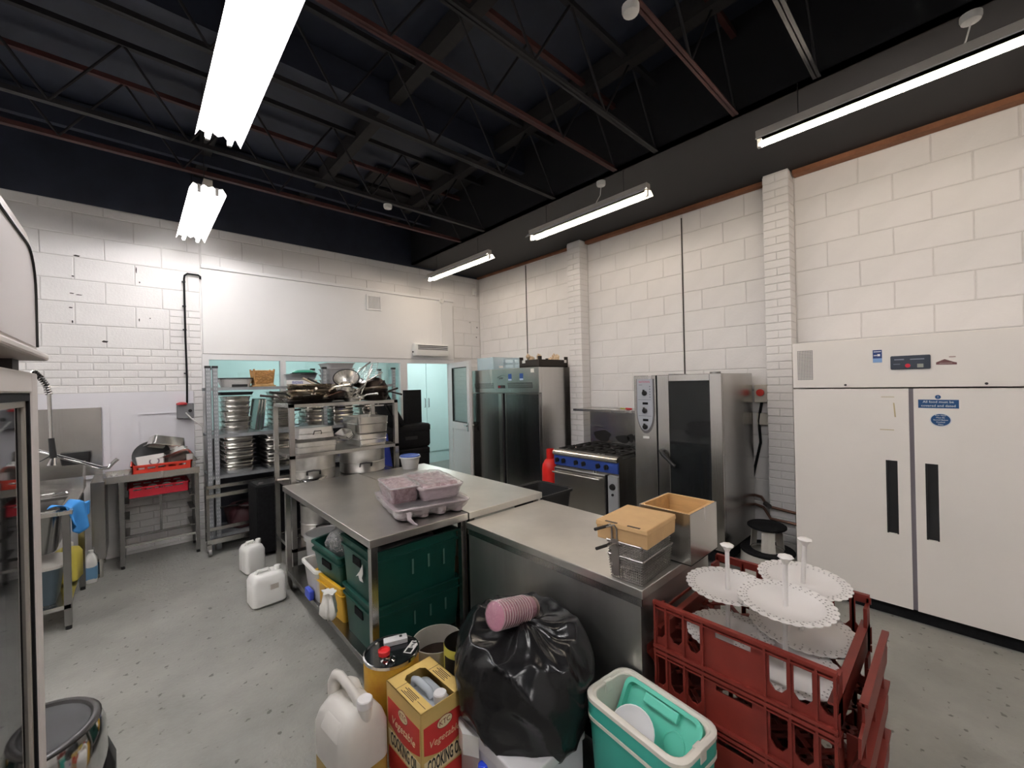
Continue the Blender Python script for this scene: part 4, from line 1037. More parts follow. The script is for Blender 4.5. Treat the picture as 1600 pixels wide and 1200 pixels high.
for i in range(12):
    O('paper_cup', G().lathe([(.034, .050 + i * .0168), (.0405, .0 + i * .0168), (.0425, -.001 + i * .0168), (.0425, .003 + i * .0168), (.0405, .004 + i * .0168)], 22, cap0=False, cap1=False), CUPP, cup0, smooth=40)
    O('cup_rim', G().lathe([(.0405, .0 + i * .0168), (.0432, .0005 + i * .0168), (.0432, .0025 + i * .0168), (.0405, .003 + i * .0168)], 22, cap0=False, cap1=False), CUPW, cup0, smooth=40)
O('cup_base', G().lathe([(.003, .26), (.032, .26), (.034, .25)], 22), M('cup_brown', (.30, .20, .17), .5), cup0, smooth=40)
O('wrap', G().lathe([(.003, -.010), (.030, -.012), (.044, -.003), (.045, .10), (.040, .22), (.022, .285), (.006, .31)], 22, wob=lambda a, z: .0025 * noise.noise(Vector((math.cos(a) * 5, math.sin(a) * 5, z * 40)))), CLEAR('sleeve_film', (.99, .97, .98), .03, .08, .8, 40), cup0, smooth=60)
O('cup_mouth', G().lathe([(.003, .002), (.040, .001)], 22, cap0=True, cap1=False), M('cup_pink_deep', (.66, .30, .40), .5), cup0)
bl = T('blue_cap_bottle', 'bright blue ribbed cap just showing at the bottom edge', 'bottle', (1.015, 1.335, 0))
O('bottle', G().lathe([(.030, 0), (.032, .01), (.032, .12), (.014, .15)], 16), HDPE, bl, smooth=40)
O('cap', G().lathe([(.022, .15), (.024, .152), (.022, .19), (.016, .195)], 24, wob=lambda a, z: .001 * math.cos(a * 12)), M('cap_blue', (.02, .06, .62), .3), bl, smooth=40)

# ---- yellow drum with leaflets
DRUM = M('drum_yellow', (.62, .40, .03), .4, col2=(.46, .20, .03), vscale=7)
dm = T('oil_drum', 'round yellow metal oil drum with dark lid and red cap', 'drum', (.95, 2.005, 0))
O('shell', G().lathe([(.133, 0), (.136, .01), (.136, .365), (.133, .37)], 34, cap1=False), DRUM, dm, smooth=40)
O('rim', G().lathe([(.133, .360), (.139, .362), (.139, .376), (.132, .378), (.130, .366)], 34, cap0=False, cap1=False), CHROME, dm, smooth=40)
O('lid', G().lathe([(.003, .366), (.131, .366)], 34, cap0=True, cap1=False), M('dark_lid', (.10, .11, .12), .14, .9), dm)
O('spout', G().lathe([(.036, .366), (.036, .374), (.024, .38), (.022, .395)], 20, c=(-.045, -.055, 0)), CHROME, dm, smooth=40)
O('cap', G().lathe([(.018, .395), (.028, .402), (.031, .424), (.026, .428), (.022, .420)], 8, c=(-.060, -.045, 0)), M('cap_red', (.80, .03, .035), .35), dm, smooth=30)
bxs = T('small_white_pack', 'small folded white pack lying on the drum lid', 'pack', (1.0, 2.06, .368), R(-20))
O('pack', G().loft([rr(0, 0, .12, .05, .006, 0), rr(0, 0, .12, .05, .006, .022), rr(0, 0, .10, .03, .006, .028)]), M('white_card2'), bxs, smooth=30)
O('print', G().box(.02, -.01, .0281, .034, .008, .0286), BLK, bxs)
lf = T('printed_leaflet', 'black and white printed label beside the pack on the drum lid', 'label', (1.045, 1.965, .369), R(35))
O('sheet', G().box(-.055, -.022, 0, .045, .022, .0016), WPL, lf)
O('print', G().box(-.05, -.015, .0016, -.015, .014, .0021).box(.03, -.018, .0016, .036, .016, .0021), BLK, lf)
text('lettering', 'No1', .024, BLK, lf, Matrix.Translation((.008, 0, .002)) @ Matrix.Rotation(R(180), 4, 'Z'))

# ---- bucket of used oil, tall yellow-black can
ob = T('oil_bucket', 'pale bucket half full of dark used oil behind the cooking oil box', 'bucket', (1.235, 2.03, 0))
O('bucket', G().lathe([(.115, 0), (.118, .01), (.137, .30), (.137, .302), (.132, .302), (.113, .012)], 30), M('bucket_grey', (.52, .49, .43), .4), ob, smooth=40)
O('used_oil', G().lathe([(.003, .20), (.126, .20)], 30, cap0=True, cap1=False), M('used_oil', (.025, .012, .008), .06), ob)
yc = T('tall_can', 'black-labelled can with yellow rim tucked behind the rubbish bag', 'can', (1.225, 1.765, 0))
O('can', G().lathe([(.095, 0), (.097, .01), (.097, .40), (.094, .41)], 28, cap1=False), M('can_yellow', (.62, .56, .10), .35), yc, smooth=40)
O('inside', G().lathe([(.0935, .41), (.092, .05), (.003, .05)], 28, cap0=False), M('can_inside', (.05, .045, .04), .3, .6), yc, smooth=40)
O('label', G().loft([[(math.cos(a) * .0985, math.sin(a) * .0985, z) for a in [R(170 + q * 8) for q in range(12)]] + [(math.cos(a) * .0975, math.sin(a) * .0975, z) for a in [R(170 + q * 8) for q in range(11, -1, -1)]] for z in (.06, .37)]), BLK, yc, smooth=60)

# ---- boxed cooking oil
GOLD = M('gold_card', (.66, .46, .15), .42, var=.05, vscale=6)
OILR = M('label_red', (.60, .035, .03), .4)
CRM = M('label_cream', (.80, .68, .42), .5)
oc = T('cooking_oil_box', 'gold and red boxed cooking oil with white cap in its top opening', 'box', (.937, 1.645, 0), R(2))
W2, D2, H2 = .115, .143, .40
O('carton', G().box(-W2, -D2, 0, -W2 + .003, D2, H2).box(W2 - .003, -D2, 0, W2, D2, H2).box(-W2, -D2, 0, W2, -D2 + .003, H2).box(-W2, D2 - .003, 0, W2, D2, H2), GOLD, oc)
topp = O('top_flaps', G().box(-W2, .105, H2 - .003, W2, D2, H2).box(-W2, -D2, H2 - .003, -.055, .105, H2).box(.055, -D2, H2 - .003, W2, .105, H2)
         .prism([(-.055, .105), (-.055, .085), (-.035, .105)], H2 - .003, H2).prism([(.055, .105), (.035, .105), (.055, .085)], H2 - .003, H2), GOLD, oc)
O('flap_slit', G().box(-W2 + .001, .060, H2, -.055, .062, H2 + .0006).box(.055, .060, H2, W2 - .001, .062, H2 + .0006).box(-.085, -.13, H2, -.083, -.07, H2 + .0006), WOODB, topp)
g = G()
for i in range(5): g.box(-.100 + i * .007, -.06 + .005 * (i % 2), H2, -.097 + i * .007, .04 - .012 * (i % 3), H2 + .0006)
for i in range(5): g.box(.066 + i * .008, -.05 + .01 * (i % 2), H2, .069 + i * .008, .045 - .01 * (i % 3), H2 + .0006)
O('small_print', g, WOODB, topp)
CLEARJ = M('clear_jug', (.66, .72, .78), .18, alpha=.75)
jg = O('inner_jug', G().loft([rr(0, 0, .215, .27, .03, .01), rr(0, 0, .215, .27, .03, .30), rr(0, 0, .13, .20, .03, .355)]), CLEARJ, oc, smooth=40)
O('jug_handle', G().tube([(-.01, .085, .345), (-.012, .075, .385), (-.01, .05, .392), (-.004, -.03, .385), (.0, -.05, .36)], .016, 10), CLEARJ, jg, smooth=50)
O('jug_cap', G().lathe([(.026, .35), (.026, .372), (.029, .374), (.029, .398), (.025, .402)], 22, c=(.012, -.095, 0)), M('cap_white', (.86, .84, .84), .35), jg, smooth=40)
def label_face(parent, Xf, half):
    """printed face built flat in (u right, v up) and mapped by Xf"""
    def pr(name, poly, mat, t=.0008, pa=None):
        return O(name, G().prism(poly, -.0002, t, 'z', Xf), mat, pa or parent)
    h = half - .012
    p1 = pr('red_panel', [(-h, .335)] + [(-h, .245)] + [(-h + 2 * h * i / 10, .205 + .030 * math.cos(PI * (i / 10 - .5) ) * -1 + .02) for i in range(11)] + [(h, .245), (h, .335)], OILR)
    ov_ = pr('oval_edge', [(.040 * math.cos(a), .312 + .026 * math.sin(a)) for a in [2 * PI * i / 24 for i in range(24)]], M('oval_dark', (.22, .03, .02), .5), .0011, p1)
    pr('oval', [(.037 * math.cos(a), .312 + .023 * math.sin(a)) for a in [2 * PI * i / 24 for i in range(24)]], CRM, .0014, ov_)
    text('lettering', 'KTC', .030, M('oval_dark'), ov_, Xf @ Matrix.Translation((0, .312, .0016)), .0003)
    text('lettering', 'Vegetable', .040 * half / .115, CRM, p1, Xf @ Matrix.Translation((0, .252, .0012)) @ Matrix(((1, .25, 0, 0), (0, 1, 0, 0), (0, 0, 1, 0), (0, 0, 0, 1))), .0003)
    p2 = pr('gold_band', [(-h, .195), (h, .195), (h, .125), (-h, .125)], CRM, .0005)
    text('lettering', 'COOKING OIL', .078, BLK, p2, Xf @ Matrix.Translation((0, .162, .0008)), .0003, sx=.345 * half / .115, bold=.0018)
    pr('lower_red_panel', [(-h, .118), (h, .118), (h, .02), (-h, .02)], OILR)
label_face(oc, Matrix(((1, 0, 0, 0), (0, 0, -1, -D2), (0, 1, 0, 0), (0, 0, 0, 1))), W2)
label_face(oc, Matrix(((0, 0, -1, -W2), (-1, 0, 0, 0), (0, 1, 0, 0), (0, 0, 0, 1))), D2)

# ---- translucent oil jug at the front
jug = T('oil_jug', 'translucent plastic jug of golden oil with white cap at front left', 'jug', (.685, 1.865, 0), R(6))
OILT = M('jug_oil', (.48, .31, .07), .25)
JUGP = M('jug_plastic', (.74, .71, .66), .36, var=.05, vscale=5, bump=.12, bscale=10)
O('lower_body', G().loft([rr(0, 0, .21, .27, .035, .0, 5), rr(0, 0, .222, .282, .045, .015, 5), rr(0, 0, .222, .282, .045, .11, 5)], True, False), OILT, jug, smooth=45)
O('shoulder', G().loft([rr(0, 0, .222, .282, .045, .11, 5), rr(0, 0, .224, .284, .045, .25, 5), rr(0, 0, .20, .262, .05, .295, 5), rr(-.005, .0, .145, .215, .05, .335, 5), rr(-.005, .0, .09, .16, .04, .348, 5)], False, True), JUGP, jug, smooth=50)
O('side_flat', G().loft([rr(-.075, -.02, .075, .17, .02, .262, 4), rr(-.068, -.02, .05, .14, .02, .318, 4), rr(-.060, -.02, .03, .12, .012, .330, 4)]), JUGP, jug, smooth=45)
O('handle', G().tube([(-.012, .118, .29), (-.014, .122, .375), (-.012, .108, .408), (-.008, .078, .415), (.0, .01, .392), (.008, -.045, .362), (.01, -.07, .33)], [.034, .030, .025, .021, .019, .021, .026], 12), JUGP, jug, smooth=60)
O('rear_hump', G().loft([rr(.045, .075, .10, .10, .03, .29, 4), rr(.04, .08, .075, .075, .03, .355, 4), rr(.035, .085, .04, .045, .018, .372, 4)]), JUGP, jug, smooth=60)
O('neck', G().cyl((.014, -.098, .29), (.014, -.100, .362), .032, .028, 20), JUGP, jug, smooth=40)
O('cap', G().lathe([(.030, .352), (.0325, .354), (.0325, .382), (.029, .386)], 28, c=(.014, -.100, 0), wob=lambda a, z: .0006 * math.cos(a * 28)), M('cap_white'), jug, smooth=40)
# ---- white jerrycans on the floor by the table
def jerrycan(label, loc, rz, w_, d_, h_, mat=HDPE, capm=None, name='jerrycan'):
    t = T(name, label, 'jerrycan', loc, rz, 'white plastic jerrycans' if mat is HDPE else None)
    O('body', G().loft([rr(0, 0, w_ - .04, d_ - .04, .03, 0, 4), rr(0, 0, w_, d_, .04, .02, 4), rr(0, 0, w_, d_, .04, h_ - .05, 4), rr(0, 0, w_ - .03, d_ - .03, .04, h_ - .012, 4), rr(0, 0, w_ - .09, d_ - .06, .03, h_, 4)]), mat, t, smooth=45)
    O('handle', G().tube([(-w_ * .30, 0, h_ - .01), (-w_ * .25, 0, h_ + .022), (w_ * .05, 0, h_ + .022), (w_ * .10, 0, h_ - .01)], .013, 8), mat, t, smooth=50)
    O('cap', G().lathe([(.02, h_ - .01), (.024, h_ - .004), (.024, h_ + .025), (.02, h_ + .03)], 16, c=(w_ * .32, 0, 0)), capm or mat, t, smooth=40)
    O('seam', G().box(-w_ / 2 - .0015, -.004, .03, w_ / 2 + .0015, .004, h_ - .06), mat, t)
    return t
j1 = jerrycan('white plastic jerrycan standing on the floor beside the prep table', (.765, 3.86, 0), R(3), .25, .21, .245)
O('stamp', G().box(.0, -.1065, .13, .06, -.1045, .17), M('stamp_grey', (.55, .50, .44), .6), j1)
jerrycan('second white jerrycan behind the first under the black case', (.80, 4.62, 0), R(8), .17, .22, .26)
# ============================================================ LEFT SIDE
# ---- display freezer at the left edge (front faces +X)
SILV = M('freezer_frame', (.64, .59, .57), .4, var=.02, vscale=3)
fz = T('display_freezer', 'white glass-door display freezer at the left edge', 'freezer', (-.20, 1.36, 0))
O('cabinet', G().box(-.62, -.39, .06, -.06, .385, 1.80), SILV, fz, bevel=.006)
O('plinth', G().box(-.58, -.37, 0, -.04, .37, .06), BLK, fz)
dr = O('door_frame', G().plate_holes((-.39, .10, .385, 1.79), [(-.31, .18, .30, 1.735)], -.055, 0, 'x'), SILV, fz, bevel=.005)
O('door_gasket', G().plate_holes((-.31, .18, .30, 1.735), [(-.29, .20, .285, 1.715)], -.03, -.004, 'x'), BLKM, dr)
O('inner_trim', G().plate_holes((-.29, .20, .285, 1.715), [(-.275, .215, .265, 1.70)], -.03, -.010, 'x'), M('trim_warm', (.36, .33, .29), .4), dr)
O('door_glass', G().box(-.022, -.275, .215, -.016, .265, 1.70), CLEAR('freezer_glass', (.45, .46, .48), .08, .03), dr)
for i in range(4):
    O('wire_shelf', G().box(-.50, -.28, .45 + i * .3, -.07, .27, .46 + i * .3), STEEL, fz)
hd = O('header_sign', G().loft([[(x, y, z) for (y, z) in [(-.39, 1.835), (.385, 1.835)] + [(.385, 2.02)] + [(.385 - .12 * (1 - math.cos(a)) * 1.0, 2.02 + .13 * math.sin(a)) for a in [R(q * 15) for q in range(1, 7)]] + [(-.27, 2.15), (-.39, 2.02)]] for x in (-.30, .0)]), SILV, fz)
O('sign_face', G().prism([(-.36, 1.86), (.345, 1.86), (.345, 2.0)] + [(.345 - .11 * (1 - math.cos(a)), 2.0 + .115 * math.sin(a)) for a in [R(q * 15) for q in range(1, 7)]] + [(-.25, 2.115), (-.36, 2.0)], .0005, .004, 'x'), M('sign_pale', (.66, .62, .63), .35), hd)
sf_ = [(.345 - .0, 1.86), (.345, 2.0)] + [(.345 - .11 * (1 - math.cos(a)), 2.0 + .115 * math.sin(a)) for a in [R(q * 15) for q in range(1, 7)]] + [(-.25, 2.115)]
O('sign_seal', G().tube([(.005, y, z) for y, z in sf_], .004, 6), BLK, hd)
O('sign_sill', G().box(-.30, -.39, 1.825, .022, .392, 1.845), SILV, hd, bevel=.006)
O('sign_bracket', G().box(-.25, .28, 1.79, -.03, .36, 1.83), DGREY, hd)
O('body_behind', G().box(-.62, -.39, 1.80, -.30, .385, 1.83), SILV, fz)

# ---- chrome swing bin
pbn = T('pedal_bin', 'round chrome bin with black lid and red sticker at bottom left', 'bin', (-.285, 2.08, 0))
O('body', G().lathe([(.165, 0), (.17, .01), (.174, .38), (.174, .40)], 36), BLK, pbn, smooth=40)
O('chrome_band', G().lathe([(.172, .37), (.184, .385), (.193, .47), (.190, .57), (.178, .606)], 36, cap0=False, cap1=False), CHROME, pbn, smooth=50)
O('ring', G().lathe([(.178, .602), (.179, .612), (.172, .619), (.158, .619), (.152, .608)], 36, cap0=False, cap1=False), M('lid_grey', (.035, .033, .033), .3), pbn, smooth=50)
O('lid', G().lathe([(.152, .610), (.138, .600), (.003, .594)], 36, cap0=False), M('lid_dish', (.06, .06, .063), .45), pbn, smooth=50)
O('sticker', G().loft([[(math.cos(a) * r_, math.sin(a) * r_, z) for a in [R(-86 + q * 7) for q in range(5)]] for r_, z in ((.1875, .40), (.1945, .47), (.1915, .56))], False, False), M('sticker_red', (.33, .025, .03), .4), pbn, smooth=60)
O('hinge', G().loft([rr(.185, .04, .05, .10, .01, 0), rr(.185, .04, .05, .09, .01, .40), rr(.18, .04, .02, .06, .005, .47)]), BLK, pbn, smooth=40)

# ---- sink unit
sk = T('sink_table', 'stainless sink unit on square legs at the left', 'sink', (0, 0, 0))
x0, x1, y0, y1 = -1.15, -.355, 4.45, 5.36
O('sink_top', G().plate_holes((x0, y0, x1, y1), [(-1.05, 4.55, -.43, 5.10)], .845, .875, 'z'), STEEL, sk, bevel=.003)
O('bowl', G().loft([rr(-.74, 4.825, .62, .55, .06, .85), rr(-.74, 4.825, .56, .49, .08, .55)], False, True), STEELD, sk, smooth=40)
O('upstand', G().box(x0, y1 - .02, .875, x1, y1, .99), STEEL, sk)
O('sloped_splash', G().prism([(5.36, .855), (5.36, .93), (5.60, 1.10), (5.60, .86)], x1 - .012, x1, 'x'), STEEL, sk)
for x, y in ((-.39, 4.48), (-.37, 5.28), (-1.1, 4.48), (-1.1, 5.28)):
    lg = O('leg', G().box(x - .02, y - .02, .03, x + .02, y + .02, .85), STEELD, sk)
    O('foot', G().cyl((x, y, 0), (x, y, .03), .018, n=10), BLK, lg)
O('undershelf', G().box(x0, 4.46, .155, -.375, 5.30, .185), STEEL, sk)
pcb = T('dishwash_end_panel', 'narrow stainless cupboard on feet between the sink and dish table', 'cupboard', (-.27, 5.62, 0))
O('cupboard', G().box(-.05, -.15, .18, .045, .38, .90), STEELD, pcb, bevel=.003)
O('foot', G().cyl((0, -.11, 0), (0, -.11, .18), .022, n=10), STEEL, pcb); O('foot', G().cyl((0, .34, 0), (0, .34, .18), .022, n=10), STEEL, pcb)
sd = T('soap_dispenser', 'black soap holder fixed to the steel splashback', 'dispenser', (-.445, 5.985, 1.095))
O('body', G().loft([rr(0, 0, .20, .07, .02, -.06), rr(0, 0, .215, .08, .02, 0), rr(0, 0, .21, .07, .02, .055)]), BLK, sd, smooth=40)
O('lip', G().box(-.09, -.055, -.062, .09, -.03, -.05), BLK, sd)
# spray tap
sp = T('pre_rinse_tap', 'chrome pre-rinse spray hose arching over the sink', 'tap', (-.62, 5.05, .875))
pts = [(0, .12, 0), (0, .12, .9), (.0, .10, 1.02), (.02, .06, 1.04), (.06, 0, .99), (.09, -.02, .93), (.105, -.03, .86)]
O('hose', G().tube(pts, .010, 8), DGREY, sp, smooth=50)
g = G(); 
for i in range(16):
    u = i / 15 * 3.99 + 2; k = int(u); fr = u - k
    p = Vector(pts[k]).lerp(Vector(pts[min(k + 1, 6)]), fr); d = (Vector(pts[min(k + 1, 6)]) - Vector(pts[k])).normalized()
    g.cyl(p - d * .003, p + d * .003, .022, n=10)
O('spring', g, STEELD, sp)
O('spray_tube', G().cyl((.105, -.03, .86), (.112, -.04, .50), .013, .011, 10), STEEL, sp, smooth=40)
gr = O('grip', G().cyl((.112, -.04, .50), (.122, -.05, .34), .018, .022, 12), BLK, sp, smooth=40)
O('nozzle', G().cyl((.122, -.05, .34), (.115, -.055, .28), .014, .03, 12), CHROME, gr, smooth=40)
O('trigger', G().tube([(.11, -.06, .36), (.05, -.09, .32), (.03, -.08, .37)], .006, 6), CHROME, gr)
O('swivel_spout', G().tube([(0, .12, .40), (.16, .0, .335), (.40, -.05, .215), (.44, -.05, .21), (.47, -.05, .25), (.50, -.05, .28)], .015, 8), CHROME, sp, smooth=50)
O('base', G().lathe([(.035, 0), (.03, .03), (.018, .05)], 14, c=(0, .12, 0)), CHROME, sp, smooth=40)
ct = T('wire_utensil', 'steel serving tool lying on the sink edge', 'utensil', (-.62, 5.20, .876), R(8))
O('shaft', G().cyl((-.1, 0, .012), (.10, .0, .016), .007, n=8), STEEL, ct); O('head', G().loft([rr(.14, 0, .10, .05, .02, .008), rr(.14, 0, .08, .03, .015, .02)]), STEELD, ct)
# blue cloth draped over the sink corner: a flat part on the rim, then folds hanging down the front
g = G(); nx_, ny_ = 18, 20; vs = []; fs = []
for i in range(nx_ + 1):
    for j in range(ny_ + 1):
        u, v = i / nx_, j / ny_                       # v across, u from the rim down the hanging side
        reach = .10 + .13 * (1 - abs(v - .45) * 1.7)   # hangs to a point near the middle
        if u < .25:
            x, z = -.09 + u * .4, .012 + .02 * math.sin(v * 10 + u * 9)
        else:
            t_ = (u - .25) / .75
            x, z = .012 + .022 * math.sin(v * 11 + 1) * (.4 + t_) + .02 * t_, .012 + .02 * math.sin(v * 10 + 2.2) * (1 - t_) - reach * t_
        y = -.13 + v * .26 - .05 * u * (v - .5)
        vs.append((x, y, z))
for i in range(nx_):
    for j in range(ny_):
        a = i * (ny_ + 1) + j; fs.append((a, a + 1, a + ny_ + 2, a + ny_ + 1))
g.add(vs, fs)
cl = O('blue_cloth', g, M('cloth_blue', (.05, .27, .66), .8), None, smooth=70, loc=(-.345, 4.575, .885), rot=(0, 0, R(-30)))
sm = cl.modifiers.new('thick', 'SOLIDIFY'); sm.thickness = .004
tag(cl, 'bright blue cleaning cloth draped over the sink corner', 'cloth')
# under the sink
tb_ = T('grey_tub', 'grey-blue plastic tub with pale lid under the sink', 'tub', (-.66, 4.70, .185))
O('tub', G().loft([rr(0, 0, .40, .30, .03, 0), rr(0, 0, .46, .36, .04, .26), rr(0, 0, .43, .33, .03, .26), rr(0, 0, .38, .28, .03, .02)]), M('tub_slate', (.075, .105, .125), .45), tb_, smooth=40)
O('lid', G().loft([rr(0, 0, .48, .38, .04, .262), rr(0, 0, .48, .38, .04, .28), rr(0, 0, .40, .30, .03, .30)]), M('lid_clearish', (.52, .50, .46), .35), tb_, smooth=40)
jerrycan('yellow plastic jerrycan standing under the sink', (-.44, 5.02, .185), R(80), .20, .16, .27, M('can_lemon', (.66, .56, .10), .4), HDPE, name='yellow_jerrycan')
bo = T('detergent_bottle', 'white detergent bottle with blue label on the floor by the sink leg', 'bottle', (-.325, 5.44, 0))
O('bottle', G().loft([rr(0, 0, .075, .09, .02, 0), rr(0, 0, .08, .095, .02, .01), rr(0, 0, .08, .095, .02, .21), rr(0, 0, .05, .05, .02, .25), rr(0, 0, .03, .03, .012, .265)]), HDPE, bo, smooth=40)
O('label', G().box(-.042, -.0485, .03, .042, .0485, .15), M('label_blue', (.16, .33, .52), .45), bo, bevel=.01)
O('cap', G().cyl((0, 0, .265), (0, 0, .29), .018, n=12), HDPE, bo)

# ---- dish table
dt = T('dish_table', 'stainless dish-rack table with lower slide rails against the back wall', 'table', (.13, 5.78, 0))
O('table_top', G().box(-.36, -.22, .865, .365, .20, .885), STEEL, dt)
for yy in (-.225, .195):
    O('top_edge', G().box(-.37, yy - .008, .855, .37, yy + .012, .92), STEEL, dt)
for i in range(4):
    O('drain_rib', G().box(-.34 + i * .05, -.20, .885, -.325 + i * .05, .18, .895), STEEL, dt)
for x, y in ((-.245, -.19), (.345, -.19), (-.245, .17), (.345, .17)):
    lg = O('leg', G().box(x - .018, y - .018, .03, x + .018, y + .018, .865), STEELD, dt)
    O('foot', G().cyl((x, y, 0), (x, y, .03), .016, n=10), BLK, lg)
for z in (.62, .47, .30):
    O('slide_rail', G().box(-.235, -.19, z, -.19, .17, z + .01).box(.285, -.19, z, .33, .17, z + .01), STEELD, dt)
O('front_rail', G().box(-.24, -.20, .20, .34, -.18, .225), STEEL, dt)
O('back_rail', G().box(-.24, .16, .20, .34, .18, .225).box(.05, .17, .22, .07, .185, .86), STEELD, dt)
def dish_rack(label, loc, mat, lo=.03, hi=.075):
    t = T('dish_rack', label, 'dish rack', loc, 0, 'plastic dish racks')
    s_ = .235
    O('frame', G().plate_holes((-s_, 0, s_, .10), [(-.20 + i * .082, lo, -.14 + i * .082, hi) for i in range(5)], -.19, -.182).plate_holes((-s_, 0, s_, .10), [(-.20 + i * .082, lo, -.14 + i * .082, hi) for i in range(5)], .182, .19)
      .box(-s_, -.19, 0, -s_ + .008, .19, .10).box(s_ - .008, -.19, 0, s_, .19, .10), mat, t)
    O('rim', G().box(-s_ - .01, -.20, .085, s_ + .01, -.185, .10).box(-s_ - .01, .185, .085, s_ + .01, .20, .10).box(-s_ - .01, -.2, .085, -s_ + .006, .2, .10).box(s_ - .006, -.2, .085, s_ + .01, .2, .10), mat, t)
    g = G()
    for i in range(9):
        g.box(-s_ + .01, -.18 + i * .043, .0, s_ - .01, -.172 + i * .043, .008).box(-s_ + .02 + i * .054, -.18, 0, -s_ + .028 + i * .054, .18, .008)
    O('grid', g, mat, t)
    return t
dish_rack('orange-red dish rack heaped with pans on top of the dish table', (.20, 5.78, .897), REDB, .055, .075)
dish_rack('crimson dish rack slid onto the rails under the dish table', (.17, 5.76, .682), CRIM, .07, .083)
for i in range(4):
    for j in range(2):
        bw = O('white_bowl', G().lathe([(.02, 0), (.024, .004), (.05, .04), (.047, .04), (.02, .008)], 16), WPL, None, smooth=50, loc=(.0 + i * .115, 5.66 + j * .15, .70), rot=(R(60), 0, R(10)))
        tag(bw, '%s small white bowl in the %s row of the crimson dish rack' % (('leftmost', 'second', 'third', 'rightmost')[i], ('front', 'back')[j]), 'bowl', 'bowls in the crimson rack')
# heap in the red rack
tr = O('round_black_tray', G().lathe([(.003, 0), (.14, 0), (.155, .012), (.158, .012), (.145, -.004), (.003, -.004)], 30), BLK, None, smooth=50, loc=(.12, 5.84, 1.06), rot=(R(62), R(-18), 0))
tag(tr, 'round black tray standing in the red dish rack', 'tray')
def gn_mesh(w_, d_, h_, r_=.03):
    return G().loft([rr(0, 0, w_ - .07, d_ - .07, r_, 0), rr(0, 0, w_ - .04, d_ - .04, r_, h_ - .004), rr(0, 0, w_, d_, r_ + .01, h_ - .004),
                     rr(0, 0, w_, d_, r_ + .01, h_), rr(0, 0, w_ - .044, d_ - .044, r_, h_), rr(0, 0, w_ - .074, d_ - .074, r_, .003)])
for nm, lab, loc, rot, sz in (('steel_pan', 'upturned steel pan tilted on top of the red rack heap', (.25, 5.80, 1.235), (R(180 - 14), R(14), R(14)), (.34, .22, .10)),
                              ('steel_pan', 'steel pan leaning on its side at the right of the red rack heap', (.31, 5.70, 1.09), (R(140), R(-20), R(-18)), (.28, .18, .08)),
                              ('steel_pan', 'small steel pan at the right end of the red rack', (.40, 5.80, 1.02), (R(170), R(-10), R(30)), (.20, .16, .08))):
    tag(O(nm, gn_mesh(*sz), PAN, None, smooth=40, loc=loc, rot=rot), lab, 'pan', 'pans in the red rack')
wt_ = T('white_carton_tub', 'white plastic tub with grey logo in the red dish rack', 'tub', (.115, 5.665, .945), 0, None, rot=(R(-14), R(-5), R(-4)))
O('tub', G().loft([rr(0, 0, .20, .10, .01, 0), rr(0, 0, .22, .12, .01, .13)]), WPL, wt_, smooth=30)
O('logo', G().lathe([(.042, 0), (.042, .001), (.030, .001), (.030, 0)], 24, cap0=False, cap1=False, X=Matrix.Translation((.03, -.0585, .06)) @ Matrix.Rotation(R(82), 4, 'X')), M('logo_grey', (.20, .15, .18), .5), wt_)
wt2 = O('white_jug_block', G().loft([rr(0, 0, .05, .05, .01, 0), rr(0, 0, .06, .06, .01, .16)]), WPL, None, smooth=30, loc=(.425, 5.66, .90), rot=(0, 0, 0))
tag(wt2, 'narrow white plastic container at the right end of the red rack', 'container')
# ============================================================ RACKING AND PANS
rk = T('slotted_rack', 'grey slotted-angle storage rack in front of the windows', 'rack', (0, 0, 0))
RX0, RX1, RY0, RY1 = .575, 2.72, 5.50, 5.96
for x, y in ((RX0 - .012, RY0), (RX0 + .052, RY0), (RX0 + .045, RY1), (1.77, RY0), (1.77, RY1), (RX1, RY0), (RX1, RY1)):
    p = O('upright', G().box(x, y, 0, x + .045, y + .003, 1.98).box(x, y, 0, x + .003, y + .04, 1.98), GALV, rk)
    g = G()
    for k in range(46):
        g.box(x + .010, y - .0012, .06 + k * .042, x + .017, y + .0002, .078 + k * .042).box(x + .027, y - .0012, .06 + k * .042, x + .034, y + .0002, .078 + k * .042)
    q = O('slots', g, M('slot_light', (.62, .64, .66), .5, .3), p); q['kind'] = 'stuff'
    O('cap', G().box(x - .004, y - .004, 1.975, x + .049, y + .044, 2.0), BLK, p)
SHZ = (1.765, 1.245, .80, .16)
for z in SHZ:
    O('shelf', G().box(RX0, RY0 + .004, z - .035, RX1 + .04, RY0 + .012, z).box(RX0, RY1 - .004, z - .035, RX1 + .04, RY1 + .004, z).box(RX0, RY0, z - .004, RX1 + .04, RY1, z), GALV, rk)

gn = gn_mesh(.325, .44, .062).mesh('steel_pan'); gn.materials.append(PAN); gn.shade_smooth(); gn.set_sharp_from_angle(angle=R(35))
gn2 = gn_mesh(.29, .42, .065).mesh('steel_pan'); gn2.materials.append(PAN); gn2.shade_smooth(); gn2.set_sharp_from_angle(angle=R(35))
def stack(where, x, z, n, me, step=.047, y=5.72, nm='gastronorm_pan', h=.062):
    for i in range(n):
        o = bpy.data.objects.new(nm, me); COL.objects.link(o)
        o.location = (x + random.uniform(-.006, .006), y + random.uniform(-.012, .012), z + i * step + .001)
        o.rotation_euler = (0, random.uniform(-.006, .006), random.uniform(-.012, .012))
        tag(o, '%s steel pan of the %s stack on the rack %s shelf' % ((nth(i, n),) + tuple(where.split('|'))), 'pan', 'stacked steel pans on the rack')
stack('leftmost|upper', .855, 1.246, 7, gn2, .058)
stack('second|upper', 1.33, 1.246, 8, gn2, .056)
